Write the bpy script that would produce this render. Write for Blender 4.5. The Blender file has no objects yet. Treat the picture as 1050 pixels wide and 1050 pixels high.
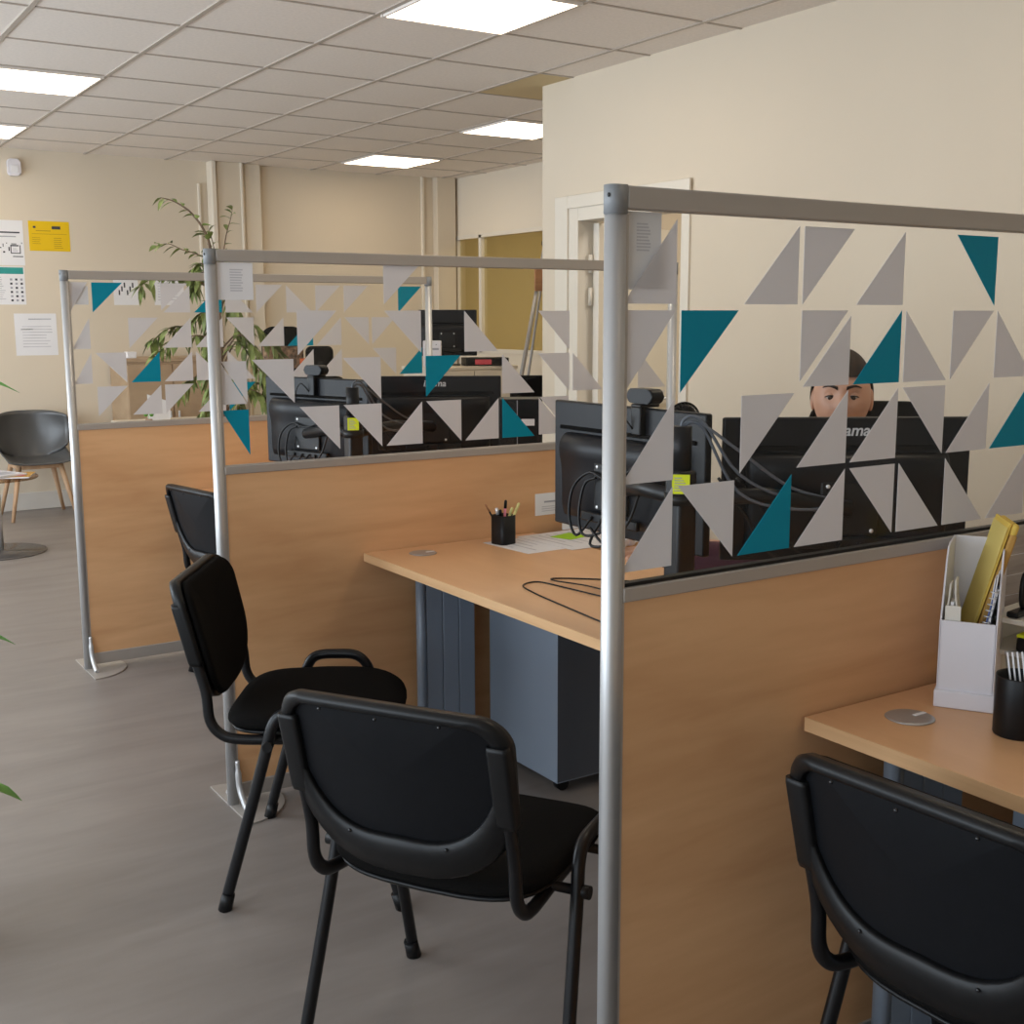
import bpy, bmesh, math, random
from mathutils import Vector, Matrix, Euler
PI = math.pi
rad = math.radians
SC = bpy.context.scene
COL = SC.collection
random.seed(7)

# ------------------------------------------------------------------ materials
def mat(name, col, rough=0.5, metal=0.0, spec=0.5, noise=None, bump=None, emit=None, sheen=0.0):
    m = bpy.data.materials.new(name); m.use_nodes = True
    nt = m.node_tree; b = nt.nodes['Principled BSDF']
    b.inputs['Base Color'].default_value = (*col, 1)
    b.inputs['Roughness'].default_value = rough
    b.inputs['Metallic'].default_value = metal
    b.inputs['Specular IOR Level'].default_value = spec
    if sheen:
        b.inputs['Sheen Weight'].default_value = sheen
    if emit:
        b.inputs['Emission Color'].default_value = (*emit[0], 1)
        b.inputs['Emission Strength'].default_value = emit[1]
    if noise or bump:
        tc = nt.nodes.new('ShaderNodeTexCoord')
    if noise:   # (scale xyz, amount, detail)
        mp = nt.nodes.new('ShaderNodeMapping'); mp.inputs['Scale'].default_value = noise[0]
        nz = nt.nodes.new('ShaderNodeTexNoise'); nz.inputs['Scale'].default_value = 1; nz.inputs['Detail'].default_value = noise[2]
        nt.links.new(tc.outputs['Object'], mp.inputs[0]); nt.links.new(mp.outputs[0], nz.inputs['Vector'])
        rp = nt.nodes.new('ShaderNodeValToRGB'); a = noise[1]
        rp.color_ramp.elements[0].position = 0.3; rp.color_ramp.elements[1].position = 0.7
        rp.color_ramp.elements[0].color = (*[max(0, c * (1 - a)) for c in col], 1)
        rp.color_ramp.elements[1].color = (*[min(1, c * (1 + a)) for c in col], 1)
        nt.links.new(nz.outputs['Fac'], rp.inputs[0]); nt.links.new(rp.outputs[0], b.inputs['Base Color'])
    if bump:    # (scale, strength)
        nb = nt.nodes.new('ShaderNodeTexNoise'); nb.inputs['Scale'].default_value = bump[0]
        bn = nt.nodes.new('ShaderNodeBump'); bn.inputs['Strength'].default_value = bump[1]; bn.inputs['Distance'].default_value = 0.002
        nt.links.new(tc.outputs['Object'], nb.inputs['Vector']); nt.links.new(nb.outputs['Fac'], bn.inputs['Height'])
        nt.links.new(bn.outputs[0], b.inputs['Normal'])
    return m

def glass_mat(name, col, refl, rough=0.0):
    m = bpy.data.materials.new(name); m.use_nodes = True
    nt = m.node_tree; nt.nodes.remove(nt.nodes['Principled BSDF'])
    out = nt.nodes['Material Output']
    t = nt.nodes.new('ShaderNodeBsdfTransparent'); t.inputs[0].default_value = (*col, 1)
    g = nt.nodes.new('ShaderNodeBsdfGlossy'); g.inputs['Roughness'].default_value = rough
    lw = nt.nodes.new('ShaderNodeLayerWeight'); lw.inputs[0].default_value = 0.5
    pw = nt.nodes.new('ShaderNodeMath'); pw.operation = 'POWER'; pw.inputs[1].default_value = 5
    nt.links.new(lw.outputs['Facing'], pw.inputs[0])
    f = nt.nodes.new('ShaderNodeMath'); f.operation = 'MULTIPLY_ADD'; f.inputs[1].default_value = .5; f.inputs[2].default_value = ((refl - 1) / (refl + 1)) ** 2
    nt.links.new(pw.outputs[0], f.inputs[0])
    x = nt.nodes.new('ShaderNodeMixShader')
    nt.links.new(f.outputs[0], x.inputs[0]); nt.links.new(t.outputs[0], x.inputs[1]); nt.links.new(g.outputs[0], x.inputs[2])
    nt.links.new(x.outputs[0], out.inputs[0])
    return m

def film_mat(name, col, trans, clear):
    m = bpy.data.materials.new(name); m.use_nodes = True
    nt = m.node_tree; b = nt.nodes['Principled BSDF']; out = nt.nodes['Material Output']
    b.inputs['Base Color'].default_value = (*col, 1); b.inputs['Roughness'].default_value = 0.55
    b.inputs['Specular IOR Level'].default_value = 0.25
    tl = nt.nodes.new('ShaderNodeBsdfTranslucent'); tl.inputs[0].default_value = (*col, 1)
    tr = nt.nodes.new('ShaderNodeBsdfTransparent')
    x = nt.nodes.new('ShaderNodeMixShader'); x.inputs[0].default_value = trans
    y = nt.nodes.new('ShaderNodeMixShader'); y.inputs[0].default_value = clear
    nt.links.new(b.outputs[0], x.inputs[1]); nt.links.new(tl.outputs[0], x.inputs[2])
    nt.links.new(x.outputs[0], y.inputs[1]); nt.links.new(tr.outputs[0], y.inputs[2]); nt.links.new(y.outputs[0], out.inputs[0])
    return m

def wood_mat(name, dark, light, scale, rough=0.42, bump=0.05):
    m = bpy.data.materials.new(name); m.use_nodes = True
    nt = m.node_tree; b = nt.nodes['Principled BSDF']; b.inputs['Roughness'].default_value = rough
    b.inputs['Specular IOR Level'].default_value = 0.35
    tc = nt.nodes.new('ShaderNodeTexCoord')
    mp = nt.nodes.new('ShaderNodeMapping'); mp.inputs['Scale'].default_value = scale
    n1 = nt.nodes.new('ShaderNodeTexNoise'); n1.inputs['Scale'].default_value = 1; n1.inputs['Detail'].default_value = 5; n1.inputs['Distortion'].default_value = 0.6
    mp2 = nt.nodes.new('ShaderNodeMapping'); mp2.inputs['Scale'].default_value = [s * 5 for s in scale]
    n2 = nt.nodes.new('ShaderNodeTexNoise'); n2.inputs['Scale'].default_value = 1; n2.inputs['Detail'].default_value = 3
    mx = nt.nodes.new('ShaderNodeMath'); mx.operation = 'MULTIPLY_ADD'; mx.inputs[1].default_value = 0.25
    rp = nt.nodes.new('ShaderNodeValToRGB')
    rp.color_ramp.elements[0].position = 0.42; rp.color_ramp.elements[1].position = 0.78
    rp.color_ramp.elements[0].color = (*dark, 1); rp.color_ramp.elements[1].color = (*light, 1)
    L = nt.links.new
    L(tc.outputs['Object'], mp.inputs[0]); L(mp.outputs[0], n1.inputs['Vector'])
    L(tc.outputs['Object'], mp2.inputs[0]); L(mp2.outputs[0], n2.inputs['Vector'])
    L(n2.outputs['Fac'], mx.inputs[0]); L(n1.outputs['Fac'], mx.inputs[2]); L(mx.outputs[0], rp.inputs[0])
    L(rp.outputs[0], b.inputs['Base Color'])
    return m

M = {}
M['wall'] = mat('wall_cream', (0.69, 0.60, 0.475), 0.7, spec=0.2, noise=((0.7, 0.7, 0.7), 0.03, 3), bump=(180, 0.05))
M['wall_white'] = mat('wall_offwhite', (0.76, 0.68, 0.56), 0.7, spec=0.2, bump=(180, 0.05))
M['olive_wall'] = mat('wall_ochre', (0.66, 0.58, 0.40), 0.7, spec=0.2, bump=(180, 0.05))
M['ceil'] = mat('ceiling_tile', (0.82, 0.755, 0.69), 0.9, spec=0.1, noise=((60, 60, 60), 0.04, 6), bump=(250, 0.15))
M['grid'] = mat('ceiling_grid', (0.46, 0.40, 0.345), 0.5)
M['stain'] = mat('ceiling_tile_yellowed', (0.62, 0.50, 0.30), 0.9, spec=0.1, bump=(250, 0.15))
M['floor'] = wood_mat('floor_vinyl', (0.220, 0.191, 0.172), (0.275, 0.241, 0.218), (1.4, 6.0, 1.0), 0.42)
M['skirt'] = mat('skirting_paint', (0.66, 0.62, 0.56), 0.5, bump=(60, 0.03))
M['trim'] = mat('door_trim_paint', (0.74, 0.68, 0.58), 0.45, bump=(60, 0.03))
M['panel'] = wood_mat('beech_panel', (0.62, 0.335, 0.160), (0.75, 0.44, 0.225), (1.3, 9.0, 9.0), 0.45)
M['desk'] = wood_mat('beech_desktop', (0.71, 0.405, 0.205), (0.78, 0.465, 0.25), (7.0, 1.4, 7.0), 0.35)
M['edge'] = wood_mat('beech_edging', (0.64, 0.38, 0.19), (0.76, 0.48, 0.25), (6.0, 1.4, 30.0), 0.4)
M['alu'] = mat('satin_aluminium', (0.62, 0.62, 0.62), 0.38, 0.55, noise=((40, 40, 2), 0.03, 2))
M['rail'] = mat('rail_aluminium', (0.44, 0.40, 0.36), 0.45, 0.35, noise=((2, 40, 40), 0.03, 2))
M['cap'] = mat('grey_plastic', (0.27, 0.28, 0.29), 0.5, noise=((20, 20, 20), 0.03, 2))
M['glass'] = glass_mat('screen_glass', (0.985, 0.985, 0.98), 1.25)
M['grey_film'] = film_mat('grey_film', (0.76, 0.735, 0.735), 0.40, 0.14)
M['teal_film'] = film_mat('teal_film', (0.002, 0.33, 0.46), 0.3, 0.04)
M['black_plastic'] = mat('black_plastic', (0.006, 0.006, 0.0065), 0.42, spec=0.3, noise=((60, 60, 60), .1, 2))
M['black_metal'] = mat('black_metal', (0.006, 0.006, 0.007), 0.36, spec=0.35, noise=((30, 30, 30), 0.1, 2))
M['black_fabric'] = mat('black_fabric', (0.006, 0.0055, 0.0052), 0.95, spec=0.08, noise=((400, 400, 400), 0.3, 2), bump=(900, 0.4))
M['blue_black'] = mat('blue_black_shell', (0.0045, 0.005, 0.0065), 0.55, spec=0.18, noise=((60, 60, 60), .1, 2))
M['monitor'] = mat('monitor_shell', (0.007, 0.0075, 0.0095), 0.38, spec=0.22, noise=((30, 30, 30), .06, 2))
M['screen'] = mat('monitor_screen', (0.01, 0.01, 0.012), 0.15, bump=(800, 0.01))
M['logo'] = mat('logo_print', (0.6, 0.6, 0.6), 0.4, noise=((9, 9, 9), 0.02, 1))
M['screw'] = mat('bright_screw', (0.8, 0.8, 0.8), 0.3, 0.6, noise=((9, 9, 9), 0.02, 1))
M['steel'] = mat('blue_grey_steel', (0.26, 0.31, 0.38), 0.4, 0.15, noise=((3, 3, 3), 0.04, 2))
M['steel_dark'] = mat('dark_steel', (0.10, 0.115, 0.14), 0.45, 0.2, noise=((3, 3, 3), 0.04, 2))
M['grommet'] = mat('grommet_grey', (0.42, 0.41, 0.40), 0.35, 0.5, noise=((20, 20, 20), 0.05, 2))
M['paper'] = mat('paper', (0.80, 0.79, 0.80), 0.8, spec=0.2, noise=((5, 5, 5), 0.02, 2))
M['ink'] = mat('ink', (0.05, 0.05, 0.06), 0.8, noise=((9, 9, 9), 0.1, 1))
M['grey_ink'] = mat('grey_ink', (0.36, 0.36, 0.40), 0.8, noise=((9, 9, 9), 0.1, 1))
M['pale_ink'] = mat('pale_ink', (0.58, 0.57, 0.60), 0.8, noise=((9, 9, 9), 0.1, 1))
M['blue_ink'] = mat('blue_ink', (0.12, 0.16, 0.35), 0.8, noise=((9, 9, 9), 0.1, 1))
M['yellow'] = mat('yellow_sheet', (0.80, 0.52, 0.015), 0.7, spec=0.2, noise=((5, 5, 5), 0.03, 2))
M['lime'] = mat('lime_note', (0.42, 0.75, 0.03), 0.7, spec=0.2, noise=((9, 9, 9), 0.03, 2))
M['neon'] = mat('yellow_label', (0.70, 0.78, 0.03), 0.7, spec=0.2, noise=((9, 9, 9), 0.03, 2))
M['teal_ink'] = mat('teal_header', (0.03, 0.30, 0.27), 0.7, noise=((9, 9, 9), 0.05, 2))
M['envelope'] = mat('yellow_card', (0.72, 0.50, 0.10), 0.7, spec=0.2, noise=((9, 9, 9), 0.05, 3))
M['pale_yellow'] = mat('pale_yellow_card', (0.70, 0.55, 0.17), 0.7, spec=0.2, noise=((9, 9, 9), 0.04, 2))
M['kraft'] = mat('kraft_card', (0.48, 0.28, 0.08), 0.8, spec=0.2, noise=((9, 60, 9), 0.1, 3))
M['white_plastic'] = mat('white_plastic', (0.74, 0.72, 0.76), 0.4, noise=((6, 6, 6), 0.02, 2))
M['cream_plastic'] = mat('cream_plastic', (0.74, 0.70, 0.62), 0.45, noise=((6, 6, 6), 0.02, 2))
M['planks'] = wood_mat('grey_plank_print', (0.30, 0.25, 0.22), (0.55, 0.48, 0.43), (2, 2, 26), 0.7)
M['pink'] = mat('pink_plastic', (0.75, 0.22, 0.30), 0.4, noise=((9, 9, 9), 0.03, 2))
M['pen_yellow'] = mat('pale_yellow_plastic', (0.68, 0.62, 0.25), 0.4, noise=((9, 9, 9), 0.03, 2))
M['orange'] = mat('orange_cloth', (0.65, 0.13, 0.03), 0.85, noise=((30, 30, 30), 0.15, 3))
M['red'] = mat('red_label', (0.62, 0.08, 0.10), 0.6, noise=((9, 9, 9), 0.05, 2))
M['scarf'] = mat('patterned_cloth', (0.20, 0.12, 0.07), 0.9, noise=((45, 45, 45), 0.8, 4))
M['grey_shell'] = mat('grey_shell', (0.085, 0.085, 0.085), 0.33, noise=((9, 9, 9), 0.05, 2))
M['dull_wood'] = wood_mat('dull_brown_wood', (0.38, 0.26, 0.16), (0.46, 0.33, 0.21), (2, 2, 9), 0.5)
M['oak'] = wood_mat('oak_leg', (0.42, 0.25, 0.14), (0.58, 0.37, 0.22), (20, 20, 3), 0.45)
M['table_glass'] = glass_mat('table_glass', (0.75, 0.62, 0.50), 1.45)
M['disc'] = mat('dark_disc', (0.14, 0.13, 0.125), 0.22, 0.4, noise=((9, 9, 9), 0.05, 2))
M['leaf'] = mat('ficus_leaf', (0.20, 0.25, 0.07), 0.45, noise=((14, 14, 14), 0.5, 3))
M['leaf_bright'] = mat('bright_leaf', (0.10, 0.32, 0.03), 0.4, noise=((6, 6, 6), 0.35, 3))
M['bark'] = mat('bark', (0.17, 0.11, 0.07), 0.9, noise=((60, 60, 8), 0.3, 4))
M['pot'] = mat('terracotta', (0.42, 0.26, 0.18), 0.8, noise=((9, 9, 9), 0.08, 3))
M['soil'] = mat('soil', (0.06, 0.04, 0.03), 0.95, noise=((50, 50, 50), 0.4, 4))
M['skin'] = mat('skin', (0.57, 0.315, 0.21), 0.5, noise=((16, 16, 16), 0.05, 3))
M['lip'] = mat('lip', (0.42, 0.14, 0.12), 0.45, noise=((16, 16, 16), 0.05, 3))
M['hair'] = mat('dark_hair', (0.028, 0.017, 0.012), 0.6, spec=.2, noise=((90, 90, 14), 0.4, 3))
M['eyewhite'] = mat('eye_white', (0.42, 0.37, 0.34), 0.3, noise=((16, 16, 16), 0.03, 2))
M['iris'] = mat('brown_iris', (0.03, 0.016, 0.01), 0.2, noise=((90, 90, 90), 0.2, 2))
M['plum'] = mat('plum_knit', (0.075, 0.028, 0.05), 0.9, noise=((120, 120, 120), 0.2, 3), bump=(400, 0.3))
M['trouser'] = mat('dark_trousers', (0.02, 0.02, 0.03), 0.9, noise=((120, 120, 120), 0.2, 3))
M['white_lacquer'] = mat('white_cabinet', (0.70, 0.63, 0.52), 0.5, noise=((4, 4, 4), 0.02, 2))
M['tube_grey'] = mat('grey_tube', (0.30, 0.29, 0.28), 0.4, 0.3, noise=((9, 9, 9), 0.04, 2))
M['board_wood'] = wood_mat('brown_board', (0.28, 0.13, 0.06), (0.42, 0.21, 0.10), (3, 3, 20), 0.5)
M['clear'] = glass_mat('clear_acrylic', (0.86, 0.88, 0.92), 1.5)
M['lamp'] = mat('lamp_diffuser', (0.9, 0.9, 0.9), 0.5, emit=((1.0, 0.84, 0.63), 5.2), noise=((9, 9, 9), 0.01, 1))

# ------------------------------------------------------------------ mesh helpers
class MB:
    def __init__(s): s.bm = bmesh.new()
    def _tag(s, vs, mi, smooth):
        fs = set()
        for v in vs:
            for f in v.link_faces: fs.add(f)
        for f in fs: f.material_index = mi; f.smooth = smooth
    def box(s, x0, x1, y0, y1, z0, z1, bev=0.0, mi=0, mtx=None, seg=2):
        r = bmesh.ops.create_cube(s.bm, size=1)
        vs = r['verts']
        for v in vs:
            v.co = Vector(((x0 + x1) / 2 + v.co.x * (x1 - x0), (y0 + y1) / 2 + v.co.y * (y1 - y0), (z0 + z1) / 2 + v.co.z * (z1 - z0)))
        if mtx is not None: bmesh.ops.transform(s.bm, matrix=mtx, verts=vs)
        s._tag(vs, mi, False)
        if bev > 0:
            es = list({e for v in vs for e in v.link_edges})
            r2 = bmesh.ops.bevel(s.bm, geom=es, offset=bev, segments=seg, affect='EDGES', profile=0.5)
            for f in r2['faces']: f.material_index = mi; f.smooth = True
        return s
    def rings(s, rings, closed_ring=True, cap=True, smooth=True, mi=0, loop=False):
        R = [[s.bm.verts.new(p) for p in r] for r in rings]
        n = len(R[0])
        pairs = list(zip(R[:-1], R[1:]))
        if loop: pairs.append((R[-1], R[0]))
        for a, b in pairs:
            for i in range(n if closed_ring else n - 1):
                j = (i + 1) % n
                try:
                    f = s.bm.faces.new((a[i], a[j], b[j], b[i])); f.smooth = smooth; f.material_index = mi
                except ValueError: pass
        if cap and closed_ring and not loop:
            for r in (R[0][::-1], R[-1]):
                try:
                    f = s.bm.faces.new(r); f.material_index = mi; f.smooth = False
                except ValueError: pass
        return R
    def tube(s, pts, r, seg=10, mi=0, flat=1.0, cap=True, up=None, loop=False):
        pts = [Vector(p) for p in pts]; n = len(pts)
        rr = r if isinstance(r, (list, tuple)) else [r] * n
        T = []
        for i in range(n):
            if loop: t = pts[(i + 1) % n] - pts[i - 1]
            else: t = pts[min(i + 1, n - 1)] - pts[max(i - 1, 0)]
            T.append(t.normalized())
        ref = Vector(up) if up else (Vector((0, 0, 1)) if abs(T[0].z) < 0.9 else Vector((1, 0, 0)))
        u = (ref - T[0] * ref.dot(T[0])).normalized()
        rings = []
        for i in range(n):
            u = (u - T[i] * u.dot(T[i]))
            if u.length < 1e-5: u = T[i].orthogonal()
            u.normalize(); w = T[i].cross(u)
            rings.append([pts[i] + (u * math.cos(a) * flat + w * math.sin(a)) * rr[i] for a in [2 * PI * k / seg for k in range(seg)]])
        s.rings(rings, mi=mi, cap=cap, loop=loop)
        return s
    def cyl(s, p0, p1, r, seg=20, mi=0, r1=None):
        s.tube([p0, p1], [r, r if r1 is None else r1], seg, mi); return s
    def prism(s, poly, axis, lo, hi, mi=0, smooth=False, bev=0.0):
        def P(a, b, c):
            return {'z': (a, b, c), 'y': (a, c, b), 'x': (c, a, b)}[axis]
        A = [s.bm.verts.new(P(a, b, lo)) for a, b in poly]; B = [s.bm.verts.new(P(a, b, hi)) for a, b in poly]
        n = len(poly); fs = [s.bm.faces.new(A[::-1]), s.bm.faces.new(B)]
        for i in range(n):
            f = s.bm.faces.new((A[i], A[(i + 1) % n], B[(i + 1) % n], B[i])); f.smooth = smooth; fs.append(f)
        for f in fs: f.material_index = mi
        if bev > 0:
            es = list({e for f in fs[:2] for e in f.edges})
            r2 = bmesh.ops.bevel(s.bm, geom=es, offset=bev, segments=2, affect='EDGES', profile=0.5)
            for f in r2['faces']: f.material_index = mi; f.smooth = True
        return s
    def lathe(s, prof, seg=28, c=(0, 0, 0), mi=0, smooth=True):
        rings = [[(c[0] + r * math.cos(2 * PI * k / seg), c[1] + r * math.sin(2 * PI * k / seg), c[2] + z) for k in range(seg)] for r, z in prof]
        s.rings(rings, mi=mi, smooth=smooth); return s
    def ball(s, c, r, sc=(1, 1, 1), seg=16, mi=0, mtx=None):
        q = bmesh.ops.create_uvsphere(s.bm, u_segments=seg, v_segments=max(6, seg * 2 // 3), radius=r)['verts']
        for v in q: v.co = Vector((v.co.x * sc[0], v.co.y * sc[1], v.co.z * sc[2]))
        if mtx is not None: bmesh.ops.transform(s.bm, matrix=mtx, verts=q)
        for v in q: v.co += Vector(c)
        s._tag(q, mi, True); return s
    def sheet(s, fn, nu, nv, th, mi=0, smooth=True):
        """a grid surface p(u,v) given thickness th along its normal"""
        P = [[Vector(fn(i / nu, j / nv)) for j in range(nv + 1)] for i in range(nu + 1)]
        N = []
        for i in range(nu + 1):
            row = []
            for j in range(nv + 1):
                du = P[min(i + 1, nu)][j] - P[max(i - 1, 0)][j]; dv = P[i][min(j + 1, nv)] - P[i][max(j - 1, 0)]
                nn = du.cross(dv); row.append(nn.normalized() if nn.length > 1e-9 else Vector((0, 0, 1)))
            N.append(row)
        A = [[s.bm.verts.new(P[i][j] + N[i][j] * th / 2) for j in range(nv + 1)] for i in range(nu + 1)]
        B = [[s.bm.verts.new(P[i][j] - N[i][j] * th / 2) for j in range(nv + 1)] for i in range(nu + 1)]
        def F(*q):
            f = s.bm.faces.new(q); f.smooth = smooth; f.material_index = mi
        for i in range(nu):
            for j in range(nv):
                F(A[i][j], A[i + 1][j], A[i + 1][j + 1], A[i][j + 1]); F(B[i][j], B[i][j + 1], B[i + 1][j + 1], B[i + 1][j])
        for i in range(nu):
            F(A[i][0], B[i][0], B[i + 1][0], A[i + 1][0]); F(A[i][nv], A[i + 1][nv], B[i + 1][nv], B[i][nv])
        for j in range(nv):
            F(A[0][j], A[0][j + 1], B[0][j + 1], B[0][j]); F(A[nu][j], B[nu][j], B[nu][j + 1], A[nu][j + 1])
        return s
    def build(s, name, mats, parent=None, world=False, sub=0, mtx=None):
        me = bpy.data.meshes.new(name)
        bmesh.ops.recalc_face_normals(s.bm, faces=s.bm.faces[:])
        if mtx is not None: s.bm.transform(mtx)
        if world and parent is not None:
            root = parent
            mw = Matrix.Identity(4)
            chain = []
            while root is not None: chain.append(root); root = root.parent
            for o in reversed(chain): mw = mw @ Matrix.LocRotScale(o.location, o.rotation_euler, o.scale)
            s.bm.transform(mw.inverted())
        s.bm.to_mesh(me); s.bm.free()
        for m in (mats if isinstance(mats, (list, tuple)) else [mats]): me.materials.append(m)
        o = bpy.data.objects.new(name, me); COL.objects.link(o)
        if parent is not None: o.parent = parent
        if sub:
            md = o.modifiers.new('smooth', 'SUBSURF'); md.levels = sub; md.render_levels = sub
        return o

def tag(o, label=None, cat=None, group=None, kind=None):
    if label: o['label'] = label
    if cat: o['category'] = cat
    if group: o['group'] = group
    if kind: o['kind'] = kind
    return o
def thing(name, label, cat, loc=(0, 0, 0), rz=0.0, group=None):
    o = bpy.data.objects.new(name, None); COL.objects.link(o)
    o.location = loc; o.rotation_euler = (0, 0, rz); o.empty_display_size = 0.05
    return tag(o, label, cat, group)
def kids(o): return [c for c in COL.objects if c.parent is o]
def copy_tree(o, parent=None):
    c = o.copy(); COL.objects.link(c)
    if parent is not None: c.parent = parent
    for ch in kids(o): copy_tree(ch, c)
    return c
def struct(o): return tag(o, kind='structure')
def smooth_path(pts, n=6, closed=False):
    """Catmull-Rom through pts"""
    pts = [Vector(p) for p in pts]; out = []
    N = len(pts)
    for i in range(N if closed else N - 1):
        if closed: a, b, c, d = pts[i - 1], pts[i], pts[(i + 1) % N], pts[(i + 2) % N]
        else: a, b, c, d = pts[max(i - 1, 0)], pts[i], pts[i + 1], pts[min(i + 2, N - 1)]
        for k in range(n):
            t = k / n
            out.append(0.5 * ((2 * b) + (c - a) * t + (2 * a - 5 * b + 4 * c - d) * t * t + (3 * b - a - 3 * c + d) * t ** 3))
    if not closed: out.append(pts[-1])
    return out
def rrect(x0, x1, y0, y1, r, n=5):
    o = []
    for cx, cy, a0 in ((x1 - r, y1 - r, 0), (x0 + r, y1 - r, 90), (x0 + r, y0 + r, 180), (x1 - r, y0 + r, 270)):
        for k in range(n + 1):
            a = rad(a0 + 90 * k / n); o.append((cx + r * math.cos(a), cy + r * math.sin(a)))
    return o
def text_mesh(body, size, shear=0.0, extrude=0.0004, bold=0.0):
    cu = bpy.data.curves.new('lettering', 'FONT'); cu.body = body; cu.size = size; cu.shear = shear; cu.extrude = extrude
    cu.offset = bold; cu.align_x = 'CENTER'; cu.align_y = 'CENTER'
    o = bpy.data.objects.new('lettering', cu); COL.objects.link(o)
    dg = bpy.context.evaluated_depsgraph_get(); dg.update()
    me = bpy.data.meshes.new_from_object(o.evaluated_get(dg))
    bpy.data.objects.remove(o); bpy.data.curves.remove(cu)
    return me

# ------------------------------------------------------------------ camera
cam = bpy.data.cameras.new('camera'); co = bpy.data.objects.new('camera', cam); COL.objects.link(co)
yaw, pit, rol = rad(33.0136), rad(9.2878), rad(-0.19778)
fwd = Vector((math.sin(yaw) * math.cos(pit), math.cos(yaw) * math.cos(pit), -math.sin(pit)))
rt = Vector((math.cos(yaw), -math.sin(yaw), 0)); up = rt.cross(fwd)
r2 = math.cos(rol) * rt + math.sin(rol) * up; u2 = -math.sin(rol) * rt + math.cos(rol) * up
mm = Matrix((r2, u2, -fwd)).transposed().to_4x4(); mm.translation = (0, 0, 1.5)
co.matrix_world = mm
cam.sensor_width = 36; cam.lens = 1213.03 / 1050 * 36; cam.clip_start = 0.02
SC.camera = co

# ------------------------------------------------------------------ the room
H = 2.8; YW = 9.97; XR = 3.97; XF = 5.83; XL = -1.9; YB0 = -2.4; YJ = 5.776; XO = 8.2
struct(MB().box(XL - .1, XO, YB0 - .1, YW + .2, -0.1, 0).build('floor', M['floor']))
struct(MB().box(XL - .1, XO, YB0 - .1, YW + .2, H, H + .1).build('ceiling', M['ceil']))
gx = [1.81 + .643 * k for k in range(-6, 7)]; gy = [4.18 + .65 * k for k in range(-10, 10)]
b = MB()
for x in gx:
    if x > XF: continue
    y0 = YB0 if x < XR else YJ
    b.box(x - .0115, x + .0115, y0, YW, H - .006, H)
for y in gy:
    if y > YW: continue
    b.box(XL, XR if y < YJ else XF, y - .0065, y + .0065, H - .005, H)
struct(b.build('trim_1', M['grid']))
struct(MB().box(3.752, 4.37, 5.492, 6.12, H - .003, H).build('trim_2', M['stain']))
# walls
struct(MB().box(XL - .1, XF + .12, YW, YW + .12, 0, H).build('wall_back', M['wall']))
b = MB(); T = .12
b.box(XR, XR + T, YB0, 4.55, 0, H); b.box(XR, XR + T, 5.42, YJ, 0, H); b.box(XR, XR + T, 4.55, 5.42, 2.04, H)
struct(b.build('wall_right', M['wall']))
struct(MB().box(XR + T, XF, YJ - T, YJ, 0, H).build('wall_jog', M['wall']))
b = MB()
b.box(XF, XF + .1, YJ - T, 6.6, 0, H); b.box(XF, XF + .1, 6.6, YW, 0, 1.19); b.box(XF, XF + .1, 6.6, YW, 2.26, H); b.box(XF, XF + .1, 9.93, YW, 1.19, 2.26)
struct(b.build('wall_far_right', M['wall_white']))
struct(MB().box(XO - .1, XO, YB0, YW + .1, 0, H).build('wall_outer_right', M['olive_wall']))
struct(MB().box(XF + .12, XO, YW, YW + .1, 0, H).build('wall_office_back', M['olive_wall']))
struct(MB().box(XF, XF + .1, YB0, YJ - T, 0, H).build('wall_side_room', M['olive_wall']))
struct(MB().box(XL, XO, YB0 - .1, YB0, 0, H).build('wall_front', M['wall']))
# left wall with window openings
WIN = [(-1.9, 0.3), (0.9, 3.4), (4.0, 6.5), (7.0, 9.3)]
b = MB(); y = YB0
for a, c in WIN:
    b.box(XL - .1, XL, y, a, 0, H); b.box(XL - .1, XL, a, c, 0, .5); b.box(XL - .1, XL, a, c, 2.5, H); y = c
b.box(XL - .1, XL, y, YW, 0, H)
struct(b.build('wall_left', M['wall']))
for i, (a, c) in enumerate(WIN):
    b = MB()
    for z in (.5, 2.46): b.box(XL - .07, XL - .03, a, c, z, z + .04)
    for yy in (a, (a + c) / 2 - .02, c - .04): b.box(XL - .07, XL - .03, yy, yy + .04, .5, 2.5)
    struct(b.build('window_%d' % (i + 2), M['trim']))
# interior glazing (window_1) in the far right wall
b = MB()
for yy in (6.6, 8.0, 9.46, 9.89): b.box(XF - .012, XF + .05, yy, yy + .045, 1.19, 2.26)
b.box(XF - .012, XF + .05, 6.6, 9.93, 1.19, 1.225); b.box(XF - .012, XF + .05, 6.6, 9.93, 2.235, 2.27)
w1 = struct(b.build('window_1', M['trim']))
MB().box(XF + .02, XF + .026, 6.64, 9.9, 1.225, 2.235).build('pane', glass_mat('partition_glass', (0.80, 0.76, 0.62), 1.3), w1)
# skirting
struct(MB().box(XL, XF, YW - .015, YW, 0, .14, .004).build('baseboard_back', M['skirt']))
b = MB(); b.box(XR - .014, XR, YB0, 4.49, 0, .12, .004); b.box(XR - .014, XR, 5.56, YJ, 0, .12, .004)
struct(b.build('baseboard_right', M['skirt']))
struct(MB().box(XF - .014, XF, YJ, YW, 0, .12, .004).build('baseboard_far_right', M['skirt']))
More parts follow.
